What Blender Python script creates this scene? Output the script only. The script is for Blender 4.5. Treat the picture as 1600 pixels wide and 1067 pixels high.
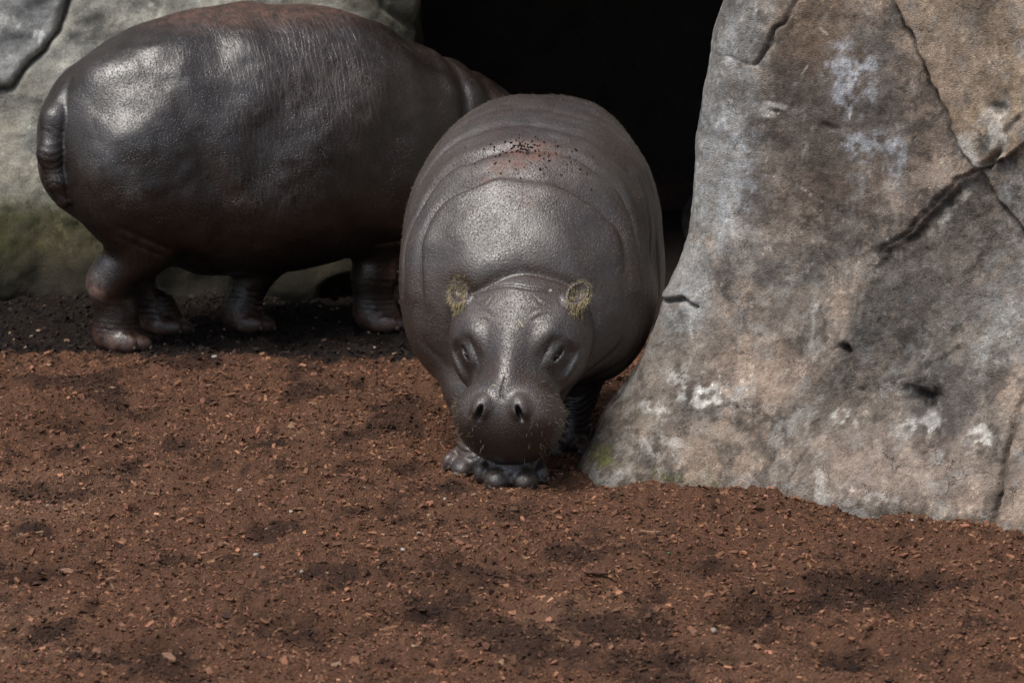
import bpy, bmesh, math, random
import numpy as np
from mathutils import Vector, Matrix
rng = np.random.default_rng(7); random.seed(7)
for o in list(bpy.data.objects): bpy.data.objects.remove(o)
S = bpy.context.scene; C = S.collection
R = math.radians
# ------------------------------------------------------------------ camera, world, sun, exposure
CAM_H, PITCH, FPX = 2.316, R(11.0), 6500.0
cd = bpy.data.cameras.new('camera'); cam = bpy.data.objects.new('camera', cd); C.objects.link(cam)
cam.location = (0, 0, CAM_H); cam.rotation_euler = (R(90) - PITCH, 0, 0)
cd.sensor_width = 36; cd.lens = FPX / 1600 * 36; cd.clip_end = 300; cd.clip_start = .1
cd.dof.use_dof = True; cd.dof.focus_distance = 10.25; cd.dof.aperture_fstop = 7.5
S.camera = cam
SUN_EL, SUN_AZ = R(63), R(-48)          # azimuth measured from the camera side towards the left
w = bpy.data.worlds.new('World'); S.world = w; w.use_nodes = True
nt = w.node_tree; bg = nt.nodes['Background']
sky = nt.nodes.new('ShaderNodeTexSky'); sky.sky_type = 'NISHITA'; sky.sun_disc = False
sky.sun_elevation = SUN_EL; sky.dust_density = 2.5; sky.air_density = 1.0; sky.ozone_density = 1.0
hs = nt.nodes.new('ShaderNodeHueSaturation'); hs.inputs['Saturation'].default_value = .75      # thin cloud
nt.links.new(sky.outputs[0], hs.inputs['Color']); nt.links.new(hs.outputs[0], bg.inputs[0]); bg.inputs[1].default_value = .065
sd = bpy.data.lights.new('sun', 'SUN'); sun = bpy.data.objects.new('sun', sd); C.objects.link(sun)
sd.energy = 1.5; sd.angle = R(30); sd.color = (1, .96, .9)
to_sun = Vector((math.sin(SUN_AZ) * math.cos(SUN_EL), -math.cos(SUN_AZ) * math.cos(SUN_EL), math.sin(SUN_EL)))
sun.rotation_euler = (-to_sun).to_track_quat('-Z', 'Y').to_euler()
sky.sun_rotation = math.atan2(to_sun.x, to_sun.y)
S.view_settings.view_transform = 'Standard'; S.view_settings.look = 'None'
S.view_settings.exposure = 1.05; S.view_settings.gamma = 1.0; S.view_settings.use_curve_mapping = False
S.render.engine = 'CYCLES'; S.cycles.max_bounces = 5; S.cycles.diffuse_bounces = 3; S.cycles.glossy_bounces = 2

# ------------------------------------------------------------------ helpers
def ray(px, py):
    cx, cy = (px - 800) / FPX, (533.5 - py) / FPX
    s, c = math.sin(PITCH), math.cos(PITCH)
    return np.array([cx, c + cy * s, -s + cy * c])
def on_ground(px, py):
    d = ray(px, py); t = -CAM_H / d[2]
    return d[0] * t, d[1] * t
def on_plane(px, py, p0, n):
    d = ray(px, py); o = np.array([0, 0, CAM_H]); n = np.array(n, float)
    t = np.dot(np.array(p0) - o, n) / np.dot(d, n)
    return o + d * t

def _h(ix, iy, iz):
    n = (ix.astype(np.uint32) * np.uint32(374761393) + iy.astype(np.uint32) * np.uint32(668265263) + iz.astype(np.uint32) * np.uint32(2147483647 - 58))
    n = (n ^ (n >> np.uint32(13))) * np.uint32(1274126177)
    n = n ^ (n >> np.uint32(16))
    n = n * np.uint32(2246822519); n = n ^ (n >> np.uint32(15))
    return (n & np.uint32(0xffffff)).astype(np.float32) / np.float32(0xffffff)
def vnoise(p):
    """value noise in [-1,1], p (N,3)"""
    p = np.asarray(p, np.float32); i = np.floor(p); f = p - i; i = i.astype(np.int64)
    u = f * f * f * (f * (f * 6 - 15) + 10)
    r = 0
    for dx in (0, 1):
        wx = u[:, 0] if dx else 1 - u[:, 0]
        for dy in (0, 1):
            wy = u[:, 1] if dy else 1 - u[:, 1]
            for dz in (0, 1):
                wz = u[:, 2] if dz else 1 - u[:, 2]
                r = r + wx * wy * wz * _h(i[:, 0] + dx, i[:, 1] + dy, i[:, 2] + dz)
    return r * 2 - 1
def fbm(p, octaves=4, gain=.5, lac=2.03):
    p = np.asarray(p, np.float32); r = 0; a = 1; s = 0
    for k in range(octaves):
        r = r + a * vnoise(p + 17.3 * k); s += a; a *= gain; p = p * lac
    return r / s
def P3(x, y, z=0.0):
    return np.stack([np.asarray(x, np.float32), np.asarray(y, np.float32), np.zeros_like(np.asarray(x, np.float32)) + z], 1)
def sstep(a, b, x):
    t = np.clip((x - a) / (b - a), 0, 1); return t * t * (3 - 2 * t)
def seg_dist(x, z, pts):
    d = np.full(x.shape, 1e9)
    for (a, b) in zip(pts[:-1], pts[1:]):
        ax, az = a; bx, bz = b; vx, vz = bx - ax, bz - az
        t = np.clip(((x - ax) * vx + (z - az) * vz) / (vx * vx + vz * vz + 1e-12), 0, 1)
        d = np.minimum(d, np.hypot(x - ax - t * vx, z - az - t * vz))
    return d
def mono(xs, ys, x):
    """monotone cubic interpolation"""
    xs = np.array(xs, float); ys = np.array(ys, float); h = np.diff(xs); m = np.diff(ys) / h
    t = np.zeros_like(xs); t[1:-1] = np.where(m[:-1] * m[1:] > 0, 2 * m[:-1] * m[1:] / (m[:-1] + m[1:] + 1e-12), 0)
    t[0] = m[0]; t[-1] = m[-1]
    x = np.clip(x, xs[0], xs[-1]); k = np.clip(np.searchsorted(xs, x) - 1, 0, len(h) - 1)
    s = (x - xs[k]) / h[k]; s2 = s * s; s3 = s2 * s
    return (2*s3 - 3*s2 + 1) * ys[k] + (s3 - 2*s2 + s) * h[k] * t[k] + (-2*s3 + 3*s2) * ys[k+1] + (s3 - s2) * h[k] * t[k+1]

def make_mesh(name, V, F, smooth=True, attrs=None, cols=None):
    me = bpy.data.meshes.new(name); V = np.asarray(V, np.float32); F = np.asarray(F, np.int32)
    k = F.shape[1]; n = len(F)
    me.vertices.add(len(V)); me.vertices.foreach_set('co', V.ravel())
    me.loops.add(n * k); me.loops.foreach_set('vertex_index', F.ravel())
    me.polygons.add(n); me.polygons.foreach_set('loop_start', np.arange(0, n * k, k, dtype=np.int32))
    me.polygons.foreach_set('use_smooth', np.full(n, smooth))
    me.update(calc_edges=True); me.validate()
    for a, v in (attrs or {}).items():
        at = me.attributes.new(a, 'FLOAT', 'POINT'); at.data.foreach_set('value', np.asarray(v, np.float32))
    for a, v in (cols or {}).items():
        v = np.asarray(v, np.float32); v = np.concatenate([v, np.ones((len(v), 1), np.float32)], 1)
        at = me.attributes.new(a, 'FLOAT_COLOR', 'POINT'); at.data.foreach_set('color', v.ravel())
    return me
def obj(name, me, mat=None, parent=None, loc=None):
    o = bpy.data.objects.new(name, me); C.objects.link(o)
    if mat and not me.materials: me.materials.append(mat)
    if parent: o.parent = parent
    if loc is not None: o.location = loc
    return o
def tag(o, label=None, cat=None, group=None, kind=None):
    for k, v in (('label', label), ('category', cat), ('group', group), ('kind', kind)):
        if v: o[k] = v
    return o
def empty(name, loc, rz=0):
    o = bpy.data.objects.new(name, None); C.objects.link(o); o.location = loc; o.rotation_euler = (0, 0, rz); o.empty_display_size = .1
    return o

class NT:
    def __init__(s, name):
        s.m = bpy.data.materials.new(name); s.m.use_nodes = True; s.t = s.m.node_tree; s.b = s.t.nodes['Principled BSDF']
    def n(s, typ, ins=None, **props):
        nd = s.t.nodes.new(typ)
        for k, v in props.items(): setattr(nd, k, v)
        for k, v in (ins or {}).items(): s.put(nd.inputs[k], v)
        return nd
    def put(s, sock, v):
        if isinstance(v, bpy.types.NodeSocket): s.t.links.new(v, sock)
        elif isinstance(v, bpy.types.Node): s.t.links.new(v.outputs[0], sock)
        else: sock.default_value = v
    def attr(s, name): return s.n('ShaderNodeAttribute', attribute_name=name)
    def coord(s): return s.n('ShaderNodeTexCoord').outputs['Object']
    def noise(s, vec, scale, detail=5, rough=.55, dist=0):
        return s.n('ShaderNodeTexNoise', {'Vector': vec, 'Scale': scale, 'Detail': detail, 'Roughness': rough, 'Distortion': dist}).outputs['Fac']
    def math(s, op, a, b=0.0, clamp=False):
        nd = s.n('ShaderNodeMath', operation=op, use_clamp=clamp); s.put(nd.inputs[0], a); s.put(nd.inputs[1], b); return nd.outputs[0]
    def ramp(s, v, a, b, lo=0.0, hi=1.0):
        return s.n('ShaderNodeMapRange', {'Value': v, 'From Min': a, 'From Max': b, 'To Min': lo, 'To Max': hi}).outputs[0]
    def mix(s, f, a, b, blend='MIX'):
        nd = s.n('ShaderNodeMix', data_type='RGBA', blend_type=blend); s.put(nd.inputs[0], f)
        for k, v in ((6, a), (7, b)): s.put(nd.inputs[k], v if not isinstance(v, tuple) else (*v[:3], 1))
        return nd.outputs[2]
    def bump(s, h, strength, dist, normal=None):
        nd = s.n('ShaderNodeBump', {'Height': h, 'Strength': strength, 'Distance': dist})
        if normal is not None: s.put(nd.inputs['Normal'], normal)
        return nd.outputs[0]
    def map(s, vec, scale=(1,1,1), rot=(0,0,0)):
        return s.n('ShaderNodeMapping', {'Vector': vec, 'Scale': scale, 'Rotation': rot}).outputs[0]

# ------------------------------------------------------------------ materials
def mat_skin(name, base, dust, rough_lo, rough_hi, wr_strength, spec=.5):
    q = NT(name); co = q.coord()
    big = q.noise(co, 4.5, 3); mid = q.noise(co, 22, 4, .62); fine = q.noise(co, 190, 2, .6); spk = q.noise(co, 95, 1, .5)
    col = q.mix(q.ramp(big, .35, .68), base, dust)
    col = q.mix(q.ramp(mid, .45, .75, 0, .5), col, tuple(c * .55 for c in base))
    warm = q.noise(co, 7.3, 4); col = q.mix(q.ramp(warm, .42, .66, 0, .7), col, (base[0] * 1.7, base[1] * 1.15, base[2] * .85))
    col = q.mix(q.ramp(spk, .60, .70, 0, .55), col, tuple(c * .35 for c in base))
    pale = q.noise(co, 130, 2, .6); col = q.mix(q.ramp(pale, .55, .68, 0, .45), col, tuple(c * 2.1 for c in dust))
    # skin creases: a net of long thin cells, dry pale ridges round dark cells
    wr = q.attr('wrinkle').outputs['Fac']
    dco = q.n('ShaderNodeVectorMath', {0: co, 1: q.n('ShaderNodeVectorMath', {0: q.n('ShaderNodeTexNoise', {'Vector': co, 'Scale': 9.0, 'Detail': 2}).outputs['Color'], 1: (.022, .02, .04)}, operation='MULTIPLY').outputs[0]}, operation='ADD').outputs[0]
    vor = q.n('ShaderNodeTexVoronoi', {'Vector': q.map(dco, (62, 12, 8.5)), 'Scale': 1.0, 'Randomness': .9}, feature='DISTANCE_TO_EDGE').outputs['Distance']
    vor2 = q.n('ShaderNodeTexVoronoi', {'Vector': q.map(dco, (95, 60, 48)), 'Scale': 1.0}, feature='DISTANCE_TO_EDGE').outputs['Distance']
    edge = q.ramp(vor, .0, .13, 1, 0); edge2 = q.ramp(vor2, 0, .22, 1, 0)
    e = q.math('MAXIMUM', edge, q.math('MULTIPLY', edge2, .45))
    e = q.math('MULTIPLY', e, q.ramp(mid, .3, .6, .35, 1))
    col = q.mix(q.math('MULTIPLY', q.math('MULTIPLY', e, wr), .60, True), col, (.115, .086, .075))
    pore = q.n('ShaderNodeTexVoronoi', {'Vector': q.map(dco, (150, 190, 190)), 'Scale': 1.0}, feature='F1').outputs['Distance']
    pm = q.math('MULTIPLY', q.ramp(pore, .20, .36, 1, 0), q.ramp(warm, .34, .52), True); col = q.mix(q.math('MULTIPLY', pm, .8), col, tuple(c * .25 for c in base))
    # dirt on the back / rusty graze
    dirt = q.attr('dirt').outputs['Fac']
    dm = q.math('MULTIPLY', dirt, q.ramp(q.noise(q.map(co, (1, .6, 1)), 42, 6, .7), .38, .62), True)
    col = q.mix(dm, col, (.13, .050, .028))
    sc = q.attr('scar').outputs['Fac']; col = q.mix(q.math('MULTIPLY', sc, q.ramp(mid, .3, .6), True), col, (.33, .21, .17))
    dk = q.attr('darken').outputs['Fac']; col = q.mix(dk, col, (.016, .012, .010))
    q.put(q.b.inputs['Base Color'], col)
    rg = q.ramp(q.noise(co, 9, 5, .6), .35, .68, rough_lo, rough_hi)
    rg = q.math('ADD', q.math('ADD', rg, q.ramp(fine, .3, .7, -.08, .08)), q.math('MULTIPLY', dm, .3)); q.put(q.b.inputs['Roughness'], rg)
    q.b.inputs['Specular IOR Level'].default_value = spec
    v3 = q.n('ShaderNodeTexVoronoi', {'Vector': q.map(dco, (120, 85, 85)), 'Scale': 1.0}, feature='DISTANCE_TO_EDGE').outputs['Distance']
    h = q.math('ADD', q.math('MULTIPLY', fine, .55), q.math('MULTIPLY', mid, .45)); h = q.math('SUBTRACT', h, q.math('MULTIPLY', pm, .5))
    h = q.math('ADD', h, q.math('MULTIPLY', q.ramp(v3, 0, .15), .10))
    h = q.math('ADD', h, q.math('MULTIPLY', q.math('MULTIPLY', e, wr), wr_strength))
    q.put(q.b.inputs['Normal'], q.bump(h, .62, .0028))
    return q.m
M_front = mat_skin('skin_dusty_grey', (.027, .0190, .0150), (.058, .046, .039), .36, .52, .25, 1.0)
M_rear = mat_skin('skin_wet_brown', (.010, .007, .0055), (.021, .0142, .011), .29, .46, .6, .9)

def mat_simple(name, col, rough=.6, var=.35, scale=60, bump=.3, spec=.4):
    q = NT(name); co = q.coord(); nz = q.noise(co, scale, 4)
    q.put(q.b.inputs['Base Color'], q.mix(q.ramp(nz, .3, .7), tuple(c * (1 - var) for c in col), tuple(min(1, c * (1 + var)) for c in col)))
    q.b.inputs['Roughness'].default_value = rough; q.b.inputs['Specular IOR Level'].default_value = spec
    q.put(q.b.inputs['Normal'], q.bump(nz, bump, .003)); return q.m
M_eye = mat_simple('wet_dark_eye', (.012, .009, .008), .12, .2, 80, .02, .6)
M_nail = mat_simple('worn_toenail', (.105, .088, .074), .65, .5, 90, .6, .25)
M_hair = mat_simple('straw_coloured_hair', (.42, .345, .19), .6, .4, 200, 0)
M_brist = mat_simple('pale_bristle', (.25, .20, .13), .6, .4, 200, 0)
M_straw = mat_simple('dry_straw', (.62, .55, .30), .6, .2, 90)
M_crumb = mat_simple('dark_soil_crumb', (.028, .015, .011), .9, .4, 200)
M_den = None

def mat_soil():
    q = NT('bark_mulch_soil'); co = q.coord()
    a = q.attr('col').outputs['Color']
    n1 = q.noise(co, 60, 6, .7); n2 = q.noise(co, 240, 5, .7); n3 = q.noise(q.map(co, (1, 2.2, 1)), 130, 4, .6)
    v = q.n('ShaderNodeTexVoronoi', {'Vector': q.map(co, (1, 1.6, 1)), 'Scale': 110.0}, feature='F1')
    c = q.mix(q.ramp(n1, .35, .7, .0, .75), a, q.mix(1.0, a, (.45, .40, .38), 'MULTIPLY'))
    c = q.mix(q.ramp(n3, .55, .72, 0, .5), c, q.mix(1.0, a, (1.9, 1.75, 1.6), 'MULTIPLY'))
    q.put(q.b.inputs['Base Color'], c)
    q.b.inputs['Roughness'].default_value = .9; q.b.inputs['Specular IOR Level'].default_value = .25
    h = q.math('ADD', q.math('MULTIPLY', n1, 1.0), q.math('MULTIPLY', n2, .6)); h = q.math('ADD', h, q.math('MULTIPLY', v.outputs['Distance'], -.8))
    q.put(q.b.inputs['Normal'], q.bump(h, 1.0, .012)); return q.m
def mat_chip():
    q = NT('bark_chip'); co = q.coord(); a = q.attr('col').outputs['Color']
    n = q.noise(q.map(co, (1, 1, 1)), 150, 4, .65)
    q.put(q.b.inputs['Base Color'], q.mix(q.ramp(n, .3, .7), q.mix(1.0, a, (.55, .5, .48), 'MULTIPLY'), a))
    q.b.inputs['Roughness'].default_value = .85; q.b.inputs['Specular IOR Level'].default_value = .25
    q.put(q.b.inputs['Normal'], q.bump(n, .5, .002)); return q.m
def mat_rock(name, pit=1.0, veins=True):
    q = NT(name); co = q.coord(); a = q.attr('col').outputs['Color']
    n1 = q.noise(co, 11, 5, .62); n2 = q.noise(co, 70, 4, .7); n3 = q.noise(co, 330, 2, .6); spk = q.noise(co, 210, 2, .6)
    c = q.mix(q.ramp(n1, .3, .72), q.mix(1.0, a, (.70, .69, .68), 'MULTIPLY'), q.mix(1.0, a, (1.22, 1.20, 1.18), 'MULTIPLY'))
    c = q.mix(q.ramp(n2, .52, .75, 0, .45), c, q.mix(1.0, a, (.52, .50, .48), 'MULTIPLY'))
    c = q.mix(q.ramp(n2, .25, .42, .4, 0), c, q.mix(1.0, a, (1.4, 1.38, 1.35), 'MULTIPLY'))
    c = q.mix(q.ramp(spk, .56, .66, 0, .6), c, q.mix(1.0, a, (.35, .33, .31), 'MULTIPLY')); c = q.mix(q.ramp(spk, .44, .34, 0, .35), c, q.mix(1.0, a, (1.6, 1.55, 1.5), 'MULTIPLY'))
    wv = q.n('ShaderNodeVectorMath', {0: co, 1: q.n('ShaderNodeVectorMath', {0: q.n('ShaderNodeTexNoise', {'Vector': co, 'Scale': 7.0, 'Detail': 5, 'Roughness': .65}).outputs['Color'], 1: (.22, .22, .22)}, operation='MULTIPLY').outputs[0]}, operation='ADD').outputs[0]
    ve = q.n('ShaderNodeTexVoronoi', {'Vector': wv, 'Scale': 4.3}, feature='DISTANCE_TO_EDGE').outputs['Distance']; ve2 = q.n('ShaderNodeTexVoronoi', {'Vector': wv, 'Scale': 7.7}, feature='DISTANCE_TO_EDGE').outputs['Distance']
    bl = q.noise(wv, 6.5, 7, .72); c = q.mix(q.ramp(bl, .52, .56, 0, .42), c, q.mix(1.0, c, (.55, .53, .52), 'MULTIPLY'))
    c = q.mix(q.math('MULTIPLY', q.ramp(ve, .0, .016, .55 if veins else 0, 0), q.ramp(n1, .48, .60), True), c, q.mix(1.0, a, (2.0, 1.95, 1.85), 'MULTIPLY'))
    hair = q.math('MULTIPLY', q.ramp(ve2, .0, .010, .8, 0), q.ramp(n1, .50, .40), True); c = q.mix(hair, c, (.035, .030, .026))
    lime = q.noise(q.map(co, (1, 1, .55)), 24, 7, .78); c = q.mix(q.math('MULTIPLY', q.ramp(lime, .58, .63, 0, .75 if veins else 0), q.ramp(bl, .52, .44), True), c, q.mix(1.0, a, (2.1, 2.1, 2.05), 'MULTIPLY'))
    q.put(q.b.inputs['Base Color'], c)
    q.b.inputs['Roughness'].default_value = .82; q.b.inputs['Specular IOR Level'].default_value = .3
    rough = q.attr('rough').outputs['Fac']
    h = q.math('ADD', q.math('MULTIPLY', n2, .5), q.math('MULTIPLY', n3, .8))
    h = q.math('MULTIPLY', h, q.math('ADD', q.math('MULTIPLY', rough, 2.2), .6)); h = q.math('SUBTRACT', h, q.math('MULTIPLY', hair, .6))
    q.put(q.b.inputs['Normal'], q.bump(h, .85 * pit, .008)); return q.m
M_soil = mat_soil(); M_chip = mat_chip(); M_rock = mat_rock('weathered_rock'); M_wall = mat_rock('grey_rock', .8); M_denm = mat_rock('dark_den_rock', 1.2, False)

# ------------------------------------------------------------------ the ground
FEET = []          # (x, y, radius) filled from the poses below
FR_LOC, FR_ROT = (.05, 10.60), R(-95.0)
RE_LOC, RE_ROT = (-1.137, 11.80), R(21.7)
def to_world(loc, rot, x, y):
    return loc[0] + x * math.cos(rot) - y * math.sin(rot), loc[1] + x * math.sin(rot) + y * math.cos(rot)
def to_local(loc, rot, X, Y):
    dx, dy = X - loc[0], Y - loc[1]
    return dx * math.cos(rot) + dy * math.sin(rot), -dx * math.sin(rot) + dy * math.cos(rot)
F_fr = to_local(FR_LOC, FR_ROT, -.078, 10.20)      # front hippo: right fore foot
F_fl = to_local(FR_LOC, FR_ROT, .002, 10.08)
F_hl = to_local(FR_LOC, FR_ROT, .145, 10.47)
F_hr = to_local(FR_LOC, FR_ROT, -.07, 10.86)
R_hn, R_hf, R_ff, R_fn = (0.0, 0.0), (.19, .19), (.43, .15), (.80, .0)
for f in (F_fr, F_fl, F_hl, F_hr): FEET.append(to_world(FR_LOC, FR_ROT, *f))
for f in (R_hn, R_hf, R_ff, R_fn): FEET.append(to_world(RE_LOC, RE_ROT, *f))
DENTS = [(120, 655, .10, .030), (560, 600, .07, .02), (600, 790, .06, .018), (480, 985, .12, .03), (1230, 935, .12, .03), (1170, 965, .1, .03), (1090, 885, .1, .022), (1400, 908, .12, .025), (1215, 1002, .04, .03),
         (220, 1010, .10, .03), (60, 890, .1, .025), (300, 880, .09, .02), (650, 955, .08, .02), (1050, 1030, .1, .03), (1330, 1035, .08, .03), (800, 890, .07, .018), (420, 690, .08, .018), (640, 730, .06, .018), (940, 990, .05, .02), (60, 1000, .09, .02)]
DENTW = [(*on_ground(a, b), r, d) for a, b, r, d in DENTS]
MOUND = [(640, 640, .12, .014), (1180, 800, .16, .03), (990, 790, .13, .022), (1420, 845, .2, .03), (1000, 1040, .14, .03), (350, 940, .2, .02), (110, 630, .1, .015), (800, 1030, .2, .02)]
MOUNDW = [(*on_ground(a, b), r, d) for a, b, r, d in MOUND]
def ground_z(x, y):
    x = np.asarray(x, float); y = np.asarray(y, float)
    z = .022 * fbm(P3(x * 2.3, y * 2.0, 3.1), 3) + .024 * fbm(P3(x * 8, y * 7, 7.7), 3) + .016 * fbm(P3(x * 27, y * 23, 1.2), 3) + .011 * fbm(P3(x * 75, y * 65, 5.2), 3)
    for (a, b, r, d) in DENTW: z = z - d * np.exp(-(((x - a) / r) ** 2 + ((y - b) / (r * 1.2)) ** 2) ** 1.5) * (1 + .5 * vnoise(P3(x * 25, y * 25, 2)))
    for (a, b, r, d) in MOUNDW: z = z + d * np.exp(-((x - a) ** 2 + (y - b) ** 2) / r ** 2)
    wgt = np.ones_like(z)
    for (a, b) in FEET: wgt = np.minimum(wgt, 1 - np.exp(-((x - a) ** 2 + (y - b) ** 2) / .11 ** 2))
    z = z * wgt + .004 * (1 - wgt)
    far = sstep(25, 40, np.hypot(x, y - 10)); return z * (1 - far)
def ground_col(x, y):
    n = fbm(P3(x * 1.8, y * 1.5, 9), 4); n2 = fbm(P3(x * 7, y * 4.5, 4), 4); n3 = fbm(P3(x * 24, y * 16, 8), 3)
    base = np.array([.200, .099, .057]); dark = np.array([.046, .024, .016]); light = np.array([.290, .158, .096])
    c = base + np.zeros((len(x), 3))
    c = c + (light - c) * (sstep(.0, .55, n) * .6)[:, None]
    c = c + (dark - c) * (sstep(.12, .50, n2) * .75)[:, None]
    c = c + (dark * .8 - c) * (sstep(.25, .6, n3) * .6)[:, None]
    for (a, b, r, d) in DENTW:
        m = np.exp(-(((x - a) / r) ** 2 + ((y - b) / (r * .9)) ** 2) ** 1.2) * (.5 + .5 * (n3 > -.2)); c = c + (dark * .6 - c) * (m * .75)[:, None]
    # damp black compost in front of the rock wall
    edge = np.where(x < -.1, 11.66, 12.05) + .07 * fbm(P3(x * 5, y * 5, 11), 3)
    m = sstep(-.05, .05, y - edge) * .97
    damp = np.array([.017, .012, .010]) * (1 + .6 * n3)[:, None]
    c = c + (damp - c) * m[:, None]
    return np.clip(c, .004, 1)
def axis(lo, hi, step, ends):
    a = list(np.arange(lo, hi + step / 2, step)); s = step; v = lo; left = []
    while v > ends[0]: s *= 1.35; v -= s; left.append(v)
    s = step; v = a[-1]; right = []
    while v < ends[1]: s *= 1.35; v += s; right.append(v)
    return np.array(left[::-1] + a + right)
gx = axis(-1.75, 1.75, .009, (-60, 60)); gy = axis(6.7, 12.9, .009, (-40, 80))
GX, GY = np.meshgrid(gx, gy); gxx, gyy = GX.ravel(), GY.ravel()
idx = np.arange(len(gxx)).reshape(GX.shape)
GF = np.stack([idx[:-1, :-1], idx[:-1, 1:], idx[1:, 1:], idx[1:, :-1]], -1).reshape(-1, 4)
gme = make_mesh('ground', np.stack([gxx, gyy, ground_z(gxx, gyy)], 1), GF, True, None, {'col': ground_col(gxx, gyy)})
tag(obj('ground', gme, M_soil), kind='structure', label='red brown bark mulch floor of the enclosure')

# ------------------------------------------------------------------ rocks
def closed_contour(pts, dens):
    """Catmull-Rom through pts; dens[i] = step on span i"""
    out = []; n = len(pts); P = np.array(pts, float)
    for i in range(n):
        p0, p1, p2, p3 = P[i - 1], P[i], P[(i + 1) % n], P[(i + 2) % n]
        k = max(2, int(np.linalg.norm(p2 - p1) / dens[i]))
        t = np.arange(k)[:, None] / k
        out.append(.5 * ((2 * p1) + (-p0 + p2) * t + (2*p0 - 5*p1 + 4*p2 - p3) * t**2 + (-p0 + 3*p1 - 3*p2 + p3) * t**3))
    return np.concatenate(out)
def rock_mass(contour, zs, shift, disp):
    """contour (n,2), zs levels, shift(z)->(m,2); disp(x,y,z)->(offset along normal, colour, rough)"""
    n = len(contour); t = np.roll(contour, -1, 0) - np.roll(contour, 1, 0)
    nor = np.stack([t[:, 1], -t[:, 0]], 1); nor /= np.linalg.norm(nor, axis=1)[:, None] + 1e-9
    area = np.sum(contour[:, 0] * np.roll(contour[:, 1], -1) - contour[:, 1] * np.roll(contour[:, 0], -1))
    if area < 0: nor = -nor
    sh = shift(zs); V = []
    X = contour[None, :, 0] + sh[:, None, 0]; Y = contour[None, :, 1] + sh[:, None, 1]; Z = np.repeat(zs[:, None], n, 1)
    NX = np.repeat(nor[None, :, 0], len(zs), 0); NY = np.repeat(nor[None, :, 1], len(zs), 0)
    d, col, rough = disp(X.ravel(), Y.ravel(), Z.ravel(), NX.ravel(), NY.ravel())
    V = np.stack([X.ravel() + NX.ravel() * d, Y.ravel() + NY.ravel() * d, Z.ravel()], 1)
    idx = np.arange(len(V)).reshape(len(zs), n); nx = np.roll(idx, -1, 1)
    F = np.stack([idx[:-1], nx[:-1], nx[1:], idx[1:]], -1).reshape(-1, 4)
    # cap: fan of quads to a centre row
    ctr = V[idx[-1]].mean(0) + np.array([0, 0, .15]); V = np.concatenate([V, ctr[None]]); cidx = len(V) - 1
    capn = n - n % 2; ring = idx[-1]
    cap = np.array([[ring[i], ring[(i + 1) % n], ring[(i + 2) % n], cidx] for i in range(0, n - 1, 2)])
    col = np.concatenate([col, col[-1:]]); rough = np.concatenate([rough, [0]])
    if area < 0: F = F[:, ::-1]; cap = cap[:, ::-1]
    return V, np.concatenate([F, cap]), col, rough

# --- the pillar on the right
PL0 = (.175, 10.14, 0.); PN = (-.52, -.854, .22)       # mean plane of its face, to turn marks into places on it
def pp(pts):
    r = []
    for a, b in pts:
        q = on_plane(a, b, PL0, PN); r.append((q[0], q[2]))
    return r
zk = [-.3, 0, .126, .257, .436, .63, .871, .982, 1.19, 1.6, 2.6]; sk = [-.10, 0, .062, .142, .222, .277, .315, .325, .35, .42, .55]
def pil_shift(z):
    s = mono(zk, sk, z); return np.stack([s, s * .40], 1)
cr_main = pp([(1395, -60), (1405, 0), (1420, 50), (1450, 110), (1475, 170), (1500, 235), (1530, 278)])
cr_join1 = pp([(1530, 278), (1560, 255), (1600, 205), (1660, 150)]); cr_join2 = pp([(1530, 278), (1560, 320), (1600, 375), (1680, 470)])
cr_ridge = pp([(1530, 278), (1490, 300), (1445, 345), (1425, 375), (1385, 405), (1362, 440), (1345, 490), (1325, 545), (1285, 612)])
cr_b = pp([(1265, -30), (1250, 0), (1215, 50), (1185, 105)])
cr_c = pp([(1120, 622), (1150, 640), (1170, 655), (1200, 666), (1225, 655), (1265, 650)])
cr_d = pp([(1640, 560), (1600, 640), (1580, 690), (1560, 760), (1553, 800), (1550, 850)])
cr_e = pp([(1042, 492), (1060, 483), (1078, 479), (1090, 488)])
cr_f = pp([(1270, 655), (1262, 700), (1240, 760), (1235, 790)])
cr_g = pp([(1180, 105), (1150, 95), (1130, 90)])
cr_h = pp([(1170, 275), (1215, 285), (1260, 305), (1300, 330)])
pits = [(*pp([(1325, 562)])[0], .016, .035), (*pp([(1445, 632)])[0], .028, .045), (*pp([(1300, 205)])[0], .012, .010), (*pp([(1570, 172)])[0], .022, .012), (*pp([(1350, 620)])[0], .012, .010), (*pp([(1218, 185)])[0], .010, .008)]
grv = pp([(1450, 592), (1475, 580), (1502, 560)])
ridge_ok = lambda x, z: seg_dist(x, z, cr_ridge)
def side(x, z, pts):
    """signed side of a polyline (by nearest segment): >0 to its right when walking along it"""
    best = np.full(x.shape, 1e9); s = np.zeros(x.shape)
    for (a, b) in zip(pts[:-1], pts[1:]):
        vx, vz = b[0] - a[0], b[1] - a[1]
        t = np.clip(((x - a[0]) * vx + (z - a[1]) * vz) / (vx * vx + vz * vz + 1e-12), 0, 1)
        d = np.hypot(x - a[0] - t * vx, z - a[1] - t * vz); c = (x - a[0]) * vz - (z - a[1]) * vx
        m = d < best; best = np.where(m, d, best); s = np.where(m, np.sign(c), s)
    return s * best
def blob(x, z, px, py, rx, rz, sharp=1.0):
    a, b = pp([(px, py)])[0]; return np.exp(-(((x - a) / rx) ** 2 + ((z - b) / rz) ** 2) ** sharp)
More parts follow.
